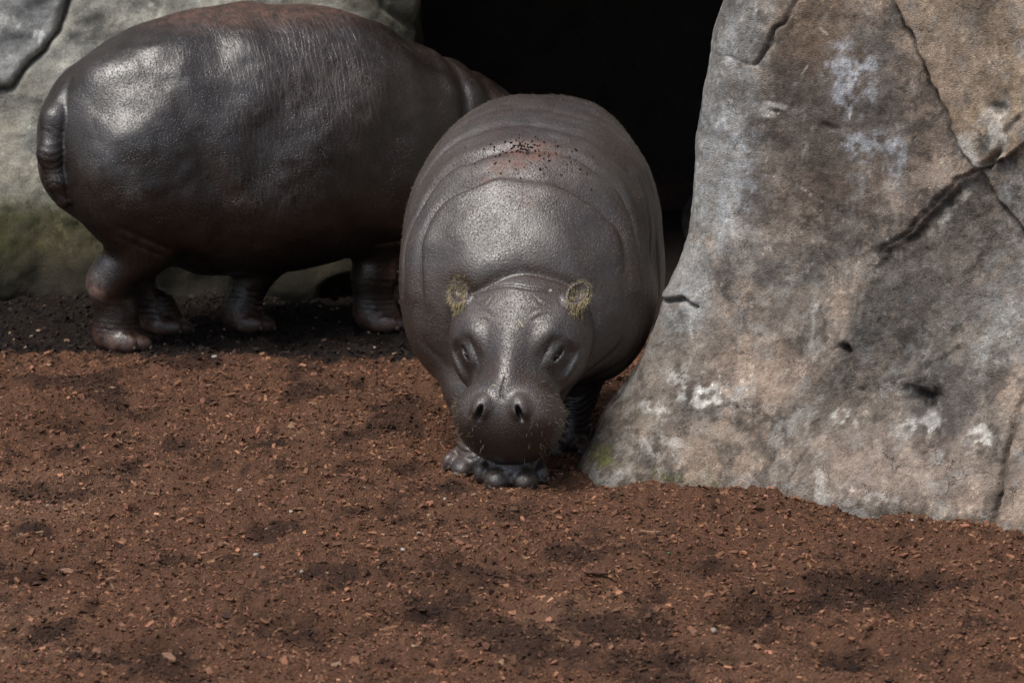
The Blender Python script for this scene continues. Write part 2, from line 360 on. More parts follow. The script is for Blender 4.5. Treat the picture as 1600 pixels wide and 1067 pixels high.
def pil_disp(x, y, z, nx, ny):
    p = np.stack([x, y, z], 1)
    wob = .014 * fbm(p * 14, 3) + .003 * fbm(p * 60, 2); wob2 = .014 * fbm(p * 14 + 40, 3) + .003 * fbm(p * 60 + 9, 2); xw, zw = x + wob, z + wob2; cv = np.clip(.75 + 1.3 * fbm(p * 11 + 70, 2), .15, 1.4)
    d = .050 * fbm(p * 2.2 + 3, 3) + .018 * fbm(p * 5 + 8, 2) + .0035 * fbm(p * 22, 4) + .0014 * fbm(p * 70, 3)
    front = sstep(.25, -.35, ny)
    dm, d1, d2, dr = (seg_dist(xw, zw, c) for c in (cr_main, cr_join1, cr_join2, cr_ridge))
    sm = side(xw, zw, cr_main + cr_join2[1:])              # upper right slab
    slab = sstep(-.004, .012, -sm)
    d += front * .022 * slab
    up = (side(xw, zw, cr_ridge) > 0)
    rd = side(xw, zw, cr_ridge)
    inr = (sstep(.35, .0, np.abs(rd)) * sstep(-.004, .022, -rd) * sstep(pp([(1400, 700)])[0][1], pp([(1400, 560)])[0][1], zw))
    hi = sstep(pp([(1400, 520)])[0][1], pp([(1400, 360)])[0][1], zw)
    d -= front * (.008 + .030 * hi) * inr * np.exp(-np.abs(rd) / .16)
    hi = sstep(pp([(1400, 480)])[0][1], pp([(1400, 360)])[0][1], zw)
    d -= front * (.020 * cv * np.exp(-(dm / .0045) ** 2) + .024 * cv * np.exp(-(d1 / .008) ** 2) + .022 * cv * np.exp(-(d2 / .007) ** 2) + .012 * np.exp(-(dr / .005) ** 2) * hi)
    for c, dep, wd in ((cr_b, .016, .007), (cr_c, .010, .0060), (cr_d, .022, .007), (cr_e, .014, .006), (cr_f, .006, .005), (cr_g, .005, .004), (cr_h, .004, .004)):
        d -= front * dep * cv * np.exp(-(seg_dist(xw, zw, c) / (wd * .75)) ** 2)
    sd_ = side(xw, zw, cr_d); d += front * .012 * sstep(0, .02, -sd_) * sstep(.35, .1, z)
    se = seg_dist(x, z - .010, cr_e); d += front * .012 * np.exp(-(se / .012) ** 2)
    xv, zv = xw + .012 * fbm(p * 45 + 4, 2), zw + .010 * fbm(p * 45 + 14, 2)
    for (a, b, r, dep) in pits: d -= front * dep * np.exp(-(((xv - a) / (r * 1.1)) ** 2 + ((zv - b) / (r * .75)) ** 2))
    d -= front * .018 * cv * np.exp(-(seg_dist(xw, zw, grv) / .008) ** 2)
    rough = np.clip(inr * 1.2 * np.exp(-np.abs(rd) / .3) + .15, 0, 1)
    # shallow scalloped planes
    d += front * .006 * np.abs(fbm(p * 5 + 20, 3)) * 2
    d += front * inr * .010 * fbm(p * 38, 3)
    # ---- colour of the stone, its stains, and some light and shade painted in
    n1 = fbm(p * 4, 4); n2 = fbm(p * 15 + 5, 4); n3 = fbm(p * 45 + 9, 3); st = fbm(np.stack([x * 34, y * 10, z * 5], 1), 4)
    base = np.array([.225, .195, .168]); c = base + np.zeros((len(x), 3))
    nh = fbm(p * 26 + 61, 5, .78)
    def lay(col, m, ragged=True):
        nonlocal c
        m = np.clip(m, 0, 1)
        if ragged:
            pk = max(float(m.max()), 1e-6); m = pk * (.35 * m / pk + .65 * sstep(.20, .58, (m / pk) * (1 + 1.5 * nh)))
        c = c + (np.array(col) - c) * np.clip(m, 0, 1)[:, None]
    n4 = fbm(p * 28 + 33, 4); lay((.36, .29, .235), sstep(.0, .4, n1) * .7); lay((.105, .092, .082), sstep(.0, .42, n2) * .75); lay((.13, .122, .118), sstep(.05, .4, -n1) * .7); lay((.085, .075, .068), sstep(.12, .45, n4) * .5); lay((.40, .36, .31), sstep(.15, .5, -n4) * .4)
    lay((.37, .285, .20), slab * (.8 + .3 * n2)); lay((.27, .225, .185), slab * sstep(-.1, .4, n1) * .6); lay((.15, .13, .115), slab * .85 * sstep(pp([(1560, 240)])[0][1], pp([(1560, 320)])[0][1], zw) * sstep(pp([(1530, 300)])[0][0], pp([(1560, 300)])[0][0], xw))
    lay((.125, .100, .082), .80 * blob(xw, zw, 1320, 200, .21, .27, 1.6) * (.85 + .5 * n2) * (1 - slab)); lay((.16, .118, .084), .8 * blob(xw, zw, 1290, 60, .12, .12) * (.8 + .5 * n2) * (1 - slab))
    lay((.135, .105, .085), .7 * blob(xw, zw, 1300, 320, .17, .12) * (.8 + .6 * n2)); lay((.14, .12, .105), .7 * blob(xw, zw, 1260, 200, .06, .12) * (.8 + .6 * n2))
    lay((.16, .140, .122), inr * (.65 + .5 * n3)); lay((.075, .070, .065), .5 * blob(xw, zw, 1490, 340, .065, .045, 1.5) * inr); lay((.12, .115, .11), .6 * blob(xw, zw, 1400, 520, .12, .11) * (.7 + .8 * n2))  # darkest blob paints the shade under the overhang into the recess
    lay((.13, .125, .12), .6 * blob(xw, zw, 1230, 440, .09, .06) * (.7 + .8 * n2)); lay((.35, .28, .23), .7 * blob(xw, zw, 1200, 590, .14, .07) * (.8 + .5 * n2)); lay((.33, .27, .23), .55 * blob(xw, zw, 1420, 740, .25, .08))
    # bluish lime bloom, with the lit left rim painted in too
    for (px, py, rx, rz, k) in ((1335, 130, .055, .09, .62), (1350, 235, .05, .05, .62), (1400, 260, .03, .09, .55), (1150, 250, .05, .20, .55), (1135, 330, .05, .09, .5)):
        lay((.40, .42, .46), 1.15 * k * blob(xw, zw, px, py, rx, rz) * (.75 + 1.2 * n3 + .5 * st))
    # white runs down the left shoulder and drips
    lay((.66, .66, .66), blob(xw, zw, 1150, 80, .016, .07)); lay((.58, .58, .57), .6 * blob(xw, zw, 1150, 280, .022, .16) * (.6 + 1.6 * np.clip(st, -.3, 1)))
    lay((.45, .43, .40), sstep(.30, .6, st) * sstep(.0, .3, n1 + .1) * .3 * sstep(1.1, .3, z))
    for (px, py, rx, rz, k) in ((1065, 605, .035, .05, .7), (1105, 625, .045, .025, .7), (1030, 655, .04, .03, .5), (1322, 662, .022, .018, .9), (1425, 672, .02, .018, .8), (1455, 668, .022, .022, .8), (1535, 688, .03, .018, .55), (1040, 700, .06, .03, .5), (1350, 775, .08, .02, .5), (1215, 185, .035, .03, .6), (1555, 215, .05, .035, .6), (1290, 760, .02, .06, .4)):
        lay((.56, .55, .52), k * blob(xw, zw, px, py, rx, rz) * np.clip(.75 + 2.2 * n3 + .6 * n2, 0, 1.3))
    lay((.50, .48, .44), .75 * np.exp(-(seg_dist(xw, zw, pp([(1530, 285), (1500, 320), (1480, 345), (1455, 385)])) / .014) ** 2) * (.6 + n3))
    lay((.45, .44, .41), .85 * np.exp(-(seg_dist(xw, zw, pp([(1512, 225), (1530, 262), (1545, 285)])) / .020) ** 2)); lay((.47, .45, .42), .7 * np.exp(-(seg_dist(xw, zw, pp([(1540, 200), (1585, 160), (1570, 215)])) / .016) ** 2))
    lay((.50, .47, .43), .7 * np.exp(-(seg_dist(xw, zw, pp([(1545, 290), (1570, 250), (1580, 220)])) / .006) ** 2))
    for v in ([(1435, 230), (1437, 300), (1437, 360)], [(1270, 105), (1260, 150), (1253, 195)], [(1335, 130), (1337, 190), (1332, 240)], [(1190, 280), (1240, 295), (1290, 330)], [(1275, 45), (1298, 62)], [(1150, 240), (1200, 250), (1197, 290)], [(1085, 500), (1080, 560), (1075, 600)]):
        lay((.50, .48, .43), .7 * np.exp(-(seg_dist(xw + .004 * n4, zw, pp(v)) / (.0022 + .0014 * n2)) ** 2) * sstep(-.15, .25, n3 + n4))
    for cc, wd in ((cr_main, .005), (cr_join1, .008), (cr_join2, .007), (cr_b, .006), (cr_c, .0045), (cr_d, .006), (cr_e, .005), (cr_f, .0036), (cr_g, .004), (cr_ridge, .0045)):
        lay((.06, .052, .045), .6 * np.clip(cv, 0, 1) * np.exp(-(seg_dist(xw, zw, cc) / (wd * .8)) ** 2), False)
    lay((.08, .08, .075), .85 * blob(xw, zw, 1545, 230, .022, .03) * (n3 > -.3)); lay((.16, .15, .13), .8 * blob(xw, zw, 1573, 172, .022, .018, 2))
    for (a, b, r, dep) in pits[:2]: lay((.06, .052, .045), .8 * np.exp(-(((xw - a) / r) ** 2 + ((zw - b) / (r * .7)) ** 2)))
    lay((.10, .09, .08), .4 * np.exp(-(seg_dist(xw, zw, grv) / .006) ** 2))
    # moss and algae along the foot
    for (px, py, rx, rz, k) in ((948, 718, .035, .03, .75), (1110, 745, .03, .03, .5), (1060, 745, .07, .014, .6), (1005, 660, .03, .02, .35)):
        lay((.14, .145, .055), k * blob(xw, zw, px, py, rx, rz) * np.clip(.6 + 1.6 * n3 + n2, 0, 1.2))
    lay((.11, .105, .09), .65 * blob(xw, zw, 1140, 720, .03, .07) * (.7 + n2)); lay((.10, .085, .065), sstep(.05, .0, z + .02 * n2) * .5)
    lay((.30, .31, .31), sstep(.0, .4, -nx - .35) * .7 * sstep(.15, .5, z) * (.8 + .5 * st))  # left-facing rim painted paler, standing in for the light it catches
    g5 = vnoise(p * 130) * .5 + vnoise(p * 230) * .5; c = c * (1 + .30 * g5 + .10 * n4)[:, None]
    gr = c.mean(1, keepdims=True); c = gr + (c - gr) * .95; c = .34 * (np.clip(c, .005, 1) / .29) ** 1.3
    m6 = sstep(.16, .30, fbm(p * 14 + 88, 6, .72)) * sstep(.75, .25, z) * .5 + sstep(.22, .36, fbm(p * 24 + 55, 5, .72)) * .3; c = c + (np.array([.42, .41, .39]) - c) * m6[:, None]
    m7 = sstep(.10, .24, fbm(p * 8 + 101, 6, .68)) * .6; c = c * (1 - .5 * m7)[:, None]
    return d, np.clip(c, .01, .66), rough
pc = closed_contour([(.80, 14.6), (.72, 12.2), (.58, 11.25), (.40, 10.72), (.245, 10.42), (.178, 10.24), (.24, 10.10), (.50, 9.945), (.85, 9.74), (1.25, 9.50), (2.0, 9.25), (3.2, 9.6), (3.6, 11.0), (3.5, 14.6)],
                    [.1, .03, .012, .006, .004, .004, .004, .004, .004, .008, .04, .1, .15, .2])
zs = np.concatenate([np.arange(-.12, 1.36, .004), np.arange(1.37, 1.6, .012), np.arange(1.63, 2.6, .05)])
V, F, col, rough = rock_mass(pc, zs, pil_shift, pil_disp)
V0 = np.array([1.2, 10.6, 0])
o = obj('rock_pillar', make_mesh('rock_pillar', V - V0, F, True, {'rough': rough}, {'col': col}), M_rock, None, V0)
tag(o, 'tall cracked grey brown boulder with white lime streaks flaring out onto the mulch', 'rock')

# --- the wall behind
WL0 = (-1.2, 12.62, 0.); WN = (0, -1, .05)
def wp(pts):
    r = []
    for a, b in pts:
        q = on_plane(a, b, WL0, WN); r.append((q[0], q[2]))
    return r
def wall_shift(z):
    return np.stack([.17 * np.clip(z, 0, 2.5) ** 1.1 * 1.0, .05 * z], 1)
wc_a = wp([(130, -40), (110, 0), (92, 50), (70, 80), (40, 105), (15, 140), (-60, 165), (-150, 240)])
wc_b = wp([(590, -40), (600, 20), (640, 60), (650, 120)]); wc_c = wp([(215, -30), (250, 15), (235, 60)])
def wall_disp(x, y, z, nx, ny):
    p = np.stack([x, y, z], 1); wob = .018 * fbm(p * 10, 4); xw, zw = x + wob, z + .018 * fbm(p * 10 + 30, 4)
    d = .07 * fbm(p * 1.7 + 1, 3) + .03 * fbm(p * 5 + 2, 3) + .008 * fbm(p * 18, 4)
    front = sstep(.3, -.3, ny)
    da, db, dc = (seg_dist(xw, zw, c) for c in (wc_a, wc_b, wc_c))
    d -= front * (.035 * np.exp(-(da / .007) ** 2) + .025 * np.exp(-(db / .012) ** 2) + .012 * np.exp(-(dc / .01) ** 2))
    d += front * .015 * sstep(0, .03, side(xw, zw, wc_a)) * sstep(.3, .6, z)
    hx, hz = wp([(520, 462)])[0]; d -= front * .16 * np.exp(-(((x - hx) / .055) ** 2 + ((z - hz) / .045) ** 2) ** 2)
    d += front * .10 * np.exp(-((z - .02) / .10) ** 2) * (.5 + .8 * fbm(p * 3 + 50, 2))
    n1 = fbm(p * 3, 4); n2 = fbm(p * 11 + 5, 4); n3 = fbm(p * 36 + 9, 3)
    c = np.array([.30, .295, .265]) + np.zeros((len(x), 3))
    def lay(col, m):
        nonlocal c
        c = c + (np.array(col) - c) * np.clip(m, 0, 1)[:, None]
    lay((.36, .36, .33), sstep(0, .5, n1) * .7); lay((.20, .20, .185), sstep(.05, .5, n2) * .6); lay((.33, .30, .24), sstep(.1, .5, -n2) * .4)
    lay((.30, .31, .32), .6 * sstep(0, .04, side(xw, zw, wc_a)) * sstep(.3, .6, z))
    lay((.11, .10, .09), sstep(.2, .5, n3) * .35)
    lay((.06, .055, .05), .7 * np.exp(-(da / .006) ** 2))
    # moss band near the ground
    mz = z + .10 * n1 + .07 * n2; m = sstep(.42, .24, mz)
    lay((.065, .058, .030), m * .92); lay((.030, .026, .018), m * sstep(-.05, .4, n2) * .8); lay((.075, .082, .028), m * sstep(.15, .5, n1 + .3 * n3) * .5)
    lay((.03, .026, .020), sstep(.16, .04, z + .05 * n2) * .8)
    lay((.24, .24, .21), .7 * np.exp(-(((x - wp([(345, 445)])[0][0]) / .10) ** 2 + ((z - .16) / .06) ** 2)) * (.7 + n3))
    lay((.075, .07, .05), sstep(.0, .5, nx) * .8)  # den-side face painted darker, its shade put into the colour
    c = .50 * (np.clip(c, .005, 1) / .32) ** 1.3
    return d, np.clip(c, .008, .7), np.clip(.3 + .3 * n1, 0, 1)
wc = closed_contour([(-.60, 15.2), (-.58, 13.9), (-.50, 13.15), (-.46, 12.86), (-.62, 12.70), (-1.1, 12.64), (-1.9, 12.60), (-3.2, 12.45), (-5, 12.2), (-5.2, 15.2)],
                    [.06, .03, .012, .007, .007, .007, .02, .08, .2, .2])
zs = np.concatenate([np.arange(-.12, 1.25, .007), np.arange(1.27, 2.4, .04)])
V, F, col, rough = rock_mass(wc, zs, wall_shift, wall_disp)
V0 = np.array([-2.2, 13.6, 0])
o = obj('rock_wall', make_mesh('rock_wall', V - V0, F, True, {'rough': rough}, {'col': col}), M_wall, None, V0)
tag(o, 'pale grey rock wall with dark mossy foot behind the brown hippo', 'rock wall')

# --- the dark den between them: rough back wall and roof slab
def lumpy_box(name, lo, hi, step, amp, parent, off):
    bm = bmesh.new(); lo = Vector(lo); hi = Vector(hi); bmesh.ops.create_cube(bm, size=1)
    for v in bm.verts: v.co = Vector([lo[i] + (v.co[i] + .5) * (hi[i] - lo[i]) for i in range(3)])
    n = max(1, int(max(hi - lo) / step)); bmesh.ops.subdivide_edges(bm, edges=bm.edges[:], cuts=min(n, 60), use_grid_fill=True)
    me = bpy.data.meshes.new(name); bm.to_mesh(me); bm.free()
    V = np.empty(len(me.vertices) * 3, np.float32); me.vertices.foreach_get('co', V); V = V.reshape(-1, 3)
    N = np.empty(len(me.vertices) * 3, np.float32); me.vertices.foreach_get('normal', N); N = N.reshape(-1, 3)
    d = amp * fbm(V * 2.2, 4) + amp * .3 * fbm(V * 9, 3); V2 = V + N * d[:, None]
    n1 = fbm(V * 2.5 + 7, 4); n2 = fbm(V * 14, 3)
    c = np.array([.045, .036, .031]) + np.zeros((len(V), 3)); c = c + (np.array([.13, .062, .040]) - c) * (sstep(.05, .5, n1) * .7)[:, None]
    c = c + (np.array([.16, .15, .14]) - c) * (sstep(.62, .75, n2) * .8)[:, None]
    me.vertices.foreach_set('co', (V2 - np.array(off)).astype(np.float32).ravel()); me.polygons.foreach_set('use_smooth', np.full(len(me.polygons), True))
    at = me.attributes.new('col', 'FLOAT_COLOR', 'POINT'); at.data.foreach_set('color', np.concatenate([c, np.ones((len(c), 1))], 1).astype(np.float32).ravel())
    at = me.attributes.new('rough', 'FLOAT', 'POINT'); at.data.foreach_set('value', np.full(len(c), .4, np.float32)); me.update()
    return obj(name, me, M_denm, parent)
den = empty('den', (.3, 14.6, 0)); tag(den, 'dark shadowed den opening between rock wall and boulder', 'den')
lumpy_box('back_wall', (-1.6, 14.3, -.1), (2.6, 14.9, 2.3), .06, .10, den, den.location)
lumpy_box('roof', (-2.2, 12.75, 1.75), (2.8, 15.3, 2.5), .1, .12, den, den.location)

# ------------------------------------------------------------------ implicit surfaces for the animals
def smin(a, b, k):
    h = np.maximum(k - np.abs(a - b), 0) / k; return np.minimum(a, b) - h * h * k * .25
def smax(a, b, k): return -smin(-a, -b, k)
def ell(p, c, r, rot=None):
    q = p - np.array(c, np.float32)
    if rot is not None: q = q @ np.array(rot, np.float32)      # columns of rot = local axes
    r = np.array(r, np.float32); k0 = np.sqrt(np.sum((q / r) ** 2, 1)); k1 = np.sqrt(np.sum((q / (r * r)) ** 2, 1)) + 1e-6
    return k0 * (k0 - 1) / k1
def cone(p, a, b, ra, rb):
    a = np.array(a, np.float32); b = np.array(b, np.float32); v = b - a; L2 = float(v @ v)
    t = np.clip(((p - a) @ v) / L2, 0, 1); q = p - a - t[:, None] * v
    return np.sqrt(np.sum(q * q, 1)) - (ra + (rb - ra) * t)
def rotm(rz=0, ry=0, rx=0):
    return np.array(Matrix.Rotation(rz, 3, 'Z') @ Matrix.Rotation(ry, 3, 'Y') @ Matrix.Rotation(rx, 3, 'X'), np.float32)
_TAB = {}
def tube(p, pr, yc):
    """pr: knots x, top, mid, bottom, half width; egg shaped sections"""
    K = np.array(pr, float); x0, x1 = K[0, 0], K[-1, 0]
    if id(pr) not in _TAB:
        ks = np.arccos(np.clip(1 - 2 * (K[:, 0] - x0) / (x1 - x0), -1, 1)); ss = np.linspace(0, math.pi, 900)
        _TAB[id(pr)] = (x0 + (x1 - x0) * (1 - np.cos(ss)) / 2, [mono(ks, K[:, i], ss) for i in (1, 2, 3, 4)])
    tx, tv = _TAB[id(pr)]
    def val(q):
        x = q[:, 0]; top, mid, bot, wd = (np.interp(x, tx, v).astype(np.float32) for v in tv)
        dz = q[:, 2] - mid; rz = np.maximum(np.where(dz > 0, top - mid, mid - bot), .004); wd = np.maximum(wd, .004)
        e = 2.3; k = ((np.abs(q[:, 1] - yc) / wd) ** e + (np.abs(dz) / rz) ** e) ** (1 / e)
        return (k - 1) * wd + np.maximum(np.maximum(x0 - x, x - x1), 0)
    h = 2e-3; f = val(p); g2 = 0
    for i in range(3):
        dlt = np.zeros(3, np.float32); dlt[i] = h; g2 = g2 + ((val(p + dlt) - f) / h) ** 2
    fn_ = f / np.maximum(np.sqrt(g2), .35)
    return np.where(f > 0, np.maximum(fn_, .35 * f), fn_).astype(np.float32)
def local(p, c, r, fn):
    """evaluate fn only inside the ball (c, r); far away it cannot matter"""
    d = p - np.array(c, np.float32); m = np.einsum('ij,ij->i', d, d) < r * r
    out = np.full(len(p), .25, np.float32)
    if m.any(): out[m] = fn(p[m])
    return out
def foot(p, c, yaw, s=1.0, leg_top=None):
    Rm = rotm(yaw); c = np.array([c[0], c[1], 0], np.float32)
    def fn(p_):
        q = (p_ - c) @ Rm / s
        f = smin(ell(q, (-.012, 0, .040), (.056, .060, .048)), cone(q, (-.008, 0, .085), (.030, 0, .034), .050, .034), .03)
        for (x, y, z, rx, ry, rz, a) in TOES:
            f = smin(f, ell(q, (x, y, z), (rx, ry, rz), rotm(a)), .010)
        return (f + .0012 * vnoise(q * 70) + .0008 * np.sin(q[:, 2] * 420 + 30 * q[:, 0]) * sstep(.045, .07, q[:, 2])) * s
    return local(p, c, .20, fn)
TOES = [(.036, .032, .017, .052, .0320, .027, .12), (.036, -.032, .017, .052, .0320, .027, -.12), (-.002, .063, .027, .046, .020, .028, .45), (-.002, -.063, .027, .046, .020, .028, -.45)]
def leg(p, pts, k=.04):
    A = np.array([a for a, r in pts]); c = (A.min(0) + A.max(0)) / 2
    def fn(p_):
        f = None
        for (a, ra), (b, rb) in zip(pts[:-1], pts[1:]):
            g = cone(p_, a, b, ra, rb); f = g if f is None else smin(f, g, k)
        return f
    return local(p, c, np.linalg.norm(A.max(0) - A.min(0)) / 2 + .22, fn)
def head_sdf(q): return local(q, (.17, 0, -.09), .36, head_sdf_)
def head_sdf_(q):
    """head frame: x along the face to the nose, z out of the face, y to the animal's left; origin at the nape"""
    ay = np.abs(q[:, 1]); s = q.copy(); s[:, 1] = ay                     # mirrored
    f = ell(q, (.085, 0, -.085), (.135, .120, .095))                      # skull
    f = smin(f, ell(s, (.125, .085, -.105), (.150, .098, .105), rotm(-.10)), .035)     # cheeks
    f = smin(f, ell(q, (.04, 0, -.13), (.12, .13, .12)), .05)
    f = smin(f, cone(q, (.10, 0, -.075), (.31, 0, -.085), .080, .074), .05)            # bridge
    f = smin(f, ell(q, (.340, 0, -.100), (.085, .132, .092)), .05)       # muzzle
    f = smin(f, ell(s, (.352, .058, -.098), (.075, .078, .088)), .03)
    f = smin(f, ell(q, (.388, 0, -.135), (.062, .100, .075)), .04)        # upper lip front
    f = smin(f, ell(q, (.27, 0, -.19), (.14, .095, .065)), .04)           # lower jaw
    f = smin(f, ell(q, (.115, 0, -.048), (.125, .098, .052)), .03)        # flat forehead
    f = smin(f, cone(q, (.17, 0, -.022), (.29, 0, -.020), .026, .014), .05)   # ridge down the face
    f = smin(f, ell(s, (.165, .088, -.030), (.045, .030, .030), rotm(-.25)), .025)   # brow over the eye
    # hollow in front of and below the eye, between brow, bridge and cheek
    f = smax(f, -ell(s, (.232, .118, -.012), (.050, .032, .040), rotm(-.15)), .035)
    f = smax(f, -cone(s, (.20, .148, -.045), (.275, .128, -.070), .016, .018), .028)
    f = smin(f, ell(s, (.198, .104, -.050), (.038, .020, .024), rotm(-.35)), .022)     # lids
    f = smax(f, -ell(s, (.204, .118, -.036), (.021, .0042, .015), rotm(-.50)), .005)     # slit between the lids
    f = f + .0030 * np.exp(-(((s[:, 1] - .094) + .45 * (s[:, 0] - .20)) / .0035) ** 2 - ((s[:, 0] - .20) / .028) ** 2 - ((q[:, 2] + .035) / .03) ** 2)
    f = f + .0040 * np.exp(-(((s[:, 1] - .140) + .50 * (s[:, 0] - .215)) / .005) ** 2 - ((s[:, 0] - .215) / .040) ** 2 - ((q[:, 2] + .055) / .03) ** 2)
    f = f + .0025 * np.exp(-(((s[:, 1] - .128) + .55 * (s[:, 0] - .225)) / .004) ** 2 - ((s[:, 0] - .225) / .030) ** 2 - ((q[:, 2] + .05) / .03) ** 2)
    # nostrils: raised rims with slit openings
    f = smin(f, ell(s, (.368, .048, -.008), (.028, .020, .018), rotm(.35)), .020)
    f = smax(f, -ell(s, (.388, .051, -.002), (.020, .0070, .024), rotm(.42)), .007)
    # mouth line round the muzzle
    ml = q[:, 2] + .185 - .10 * (q[:, 0] - .33); f = f + .007 * np.exp(-(ml / .006) ** 2) * sstep(.20, .26, q[:, 0])
    # crease across the brow and central furrow on the nose
    f = f + .004 * np.exp(-((q[:, 0] - .043 - .25 * q[:, 1] ** 2 - .004 * np.sin(q[:, 1] * 40)) / .005) ** 2) * (ay < .085) * (q[:, 2] > -.07)
    f = f + .0035 * np.exp(-((q[:, 1] - .002 - .003 * np.sin(q[:, 0] * 90)) / .003) ** 2) * sstep(.28, .30, q[:, 0]) * sstep(.36, .34, q[:, 0]) * (q[:, 2] > -.05)
    f = f + .0007 * np.sin(q[:, 0] * 240 + 14 * ay + 6 * vnoise(q * 25)) * sstep(.04, .06, ay) * sstep(.10, .08, ay) * sstep(.06, .08, q[:, 0]) * sstep(.16, .13, q[:, 0])
    # ears
    er = rotm(-.55, 0, 0) @ rotm(0, 0, -.30)
    e = ell(s, (.046, .150, -.022), (.041, .029, .017), er); e = smin(e, cone(s, (.07, .115, -.06), (.056, .142, -.036), .030, .022), .016)
    e = smax(e, -ell(s, (.043, .156, -.008), (.032, .021, .016), er), .005)
    return smin(f, e, .010)

def nets(fn, lo, hi, h):
    lo = np.array(lo, float); n = np.ceil((np.array(hi) - lo) / h).astype(int) + 1
    n = ((n + 3) // 4) * 4 + 1; cn = (n - 1) // 4 + 1
    ax = [lo[i] + h * 4 * np.arange(cn[i]) for i in range(3)]
    g = np.stack(np.meshgrid(*ax, indexing='ij'), -1).reshape(-1, 3).astype(np.float32)
    fc = fn(g).reshape(cn); near = np.abs(fc) < h * 4 * 3.2
    blk = np.zeros(cn - 1, bool)
    for a in (0, 1):
        for b in (0, 1):
            for c in (0, 1): blk |= near[a:cn[0]-1+a, b:cn[1]-1+b, c:cn[2]-1+c]
    f = np.kron(np.sign(fc), np.ones((4, 4, 4)))[:n[0], :n[1], :n[2]].astype(np.float32) * 1.0
    need = np.zeros(n, bool)
    for (i, j, k) in np.argwhere(blk): need[4*i:4*i+5, 4*j:4*j+5, 4*k:4*k+5] = True
    ii = np.argwhere(need); pts = (lo + ii * h).astype(np.float32); vals = np.concatenate([fn(pts[i:i+400000]) for i in range(0, len(pts), 400000)])
    f[need] = vals
    # surface nets
    s = f < 0; cell = np.zeros(n - 1, np.int8)
    for a in (0, 1):
        for b in (0, 1):
            for c in (0, 1): cell += s[a:n[0]-1+a, b:n[1]-1+b, c:n[2]-1+c]
    act = (cell > 0) & (cell < 8); ci = np.argwhere(act); vid = -np.ones(n - 1, np.int64); vid[act] = np.arange(len(ci))
    acc = np.zeros((len(ci), 3)); cnt = np.zeros(len(ci)); cs = [(a, b, c) for a in (0, 1) for b in (0, 1) for c in (0, 1)]
    for u in cs:
        for ax_ in range(3):
            if u[ax_] == 0:
                v = list(u); v[ax_] = 1; fu = f[tuple((ci + u).T)]; fv = f[tuple((ci + v).T)]
                m = (fu < 0) != (fv < 0); t = np.where(m, fu / np.where(m, fu - fv, 1), 0)
                q = np.array(u, float) + t[:, None] * (np.array(v) - np.array(u)); acc += np.where(m[:, None], q, 0); cnt += m
    V = lo + (ci + acc / cnt[:, None]) * h
    Q = []
    for ax_ in range(3):
        b_, c_ = (ax_ + 1) % 3, (ax_ + 2) % 3
        sl0 = [slice(None)] * 3; sl1 = [slice(None)] * 3; sl0[ax_] = slice(0, -1); sl1[ax_] = slice(1, None)
        ch = s[tuple(sl0)] != s[tuple(sl1)]; e = np.argwhere(ch)
        e = e[(e[:, b_] > 0) & (e[:, c_] > 0) & (e[:, b_] < n[b_] - 1) & (e[:, c_] < n[c_] - 1)]
        ins = s[tuple(e.T)]
        def at(db, dc):
            k = e.copy(); k[:, b_] -= db; k[:, c_] -= dc; return vid[tuple(k.T)]
        q = np.stack([at(1, 1), at(0, 1), at(0, 0), at(1, 0)], 1); q = np.where(ins[:, None], q, q[:, ::-1]); Q.append(q)
    Q = np.concatenate(Q); Q = Q[(Q >= 0).all(1)]
    return V.astype(np.float32), Q
def grad(fn, V, h=1.5e-3):
    k = np.array([[1, -1, -1], [-1, -1, 1], [-1, 1, -1], [1, 1, 1]], np.float32); g = 0
    for d in k: g = g + fn(V + d * h)[:, None] * d
    return g / (4 * h)
def refine(fn, V, it=2):
    for _ in range(it):
        g = grad(fn, V); l2 = np.sum(g * g, 1); f = fn(V); st = np.clip(f / np.maximum(np.sqrt(l2), .3), -.006, .006)
        V = V - (g / (np.sqrt(l2)[:, None] + 1e-6)) * st[:, None]
    return V.astype(np.float32)
def subdivide(V, Q):
    e = np.concatenate([np.sort(Q[:, [i, (i + 1) % 4]], 1) for i in range(4)]); u, inv = np.unique(e[:, 0] * len(V) + e[:, 1], return_inverse=True)
    a, b = u // len(V), u % len(V); ev = (V[a] + V[b]) / 2; fv = V[Q].mean(1); m = len(Q); n0 = len(V); n1 = n0 + len(ev)
    E = [n0 + inv[i * m:(i + 1) * m] for i in range(4)]; Fc = n1 + np.arange(m)
    Q2 = np.concatenate([np.stack([Q[:, i], E[i], Fc, E[i - 1]], 1) for i in range(4)])
    return np.concatenate([V, ev, fv]).astype(np.float32), Q2

class Hippo:
    pass
def blades(name, pts, dirs, lens, width, parent, mat, curl=.25):
    """thin tapering hairs, three sided"""
    V = []; Fq = []
    for p, d, L in zip(pts, dirs, lens):
        d = np.array(d) / (np.linalg.norm(d) + 1e-9); a = np.cross(d, rng.normal(size=3)); a /= np.linalg.norm(a) + 1e-9; b = np.cross(d, a)
        base = len(V); bend = (a * rng.normal() + b * rng.normal()) * curl * L * .5
        for k, (t, wd) in enumerate(((0, 1), (.55, .75), (1, .15))):
            ctr = np.array(p) + d * L * t + bend * t * t
            for ang in (0, 2.094, 4.189): V.append(ctr + (a * math.cos(ang) + b * math.sin(ang)) * width * wd)
        for k in (0, 1):
            for j in range(3): Fq.append([base + 3*k + j, base + 3*k + (j+1) % 3, base + 3*k + 3 + (j+1) % 3, base + 3*k + 3 + j])
    o = obj(name, make_mesh(name, np.array(V), np.array(Fq), True), mat, parent); o['kind'] = 'stuff'; return o
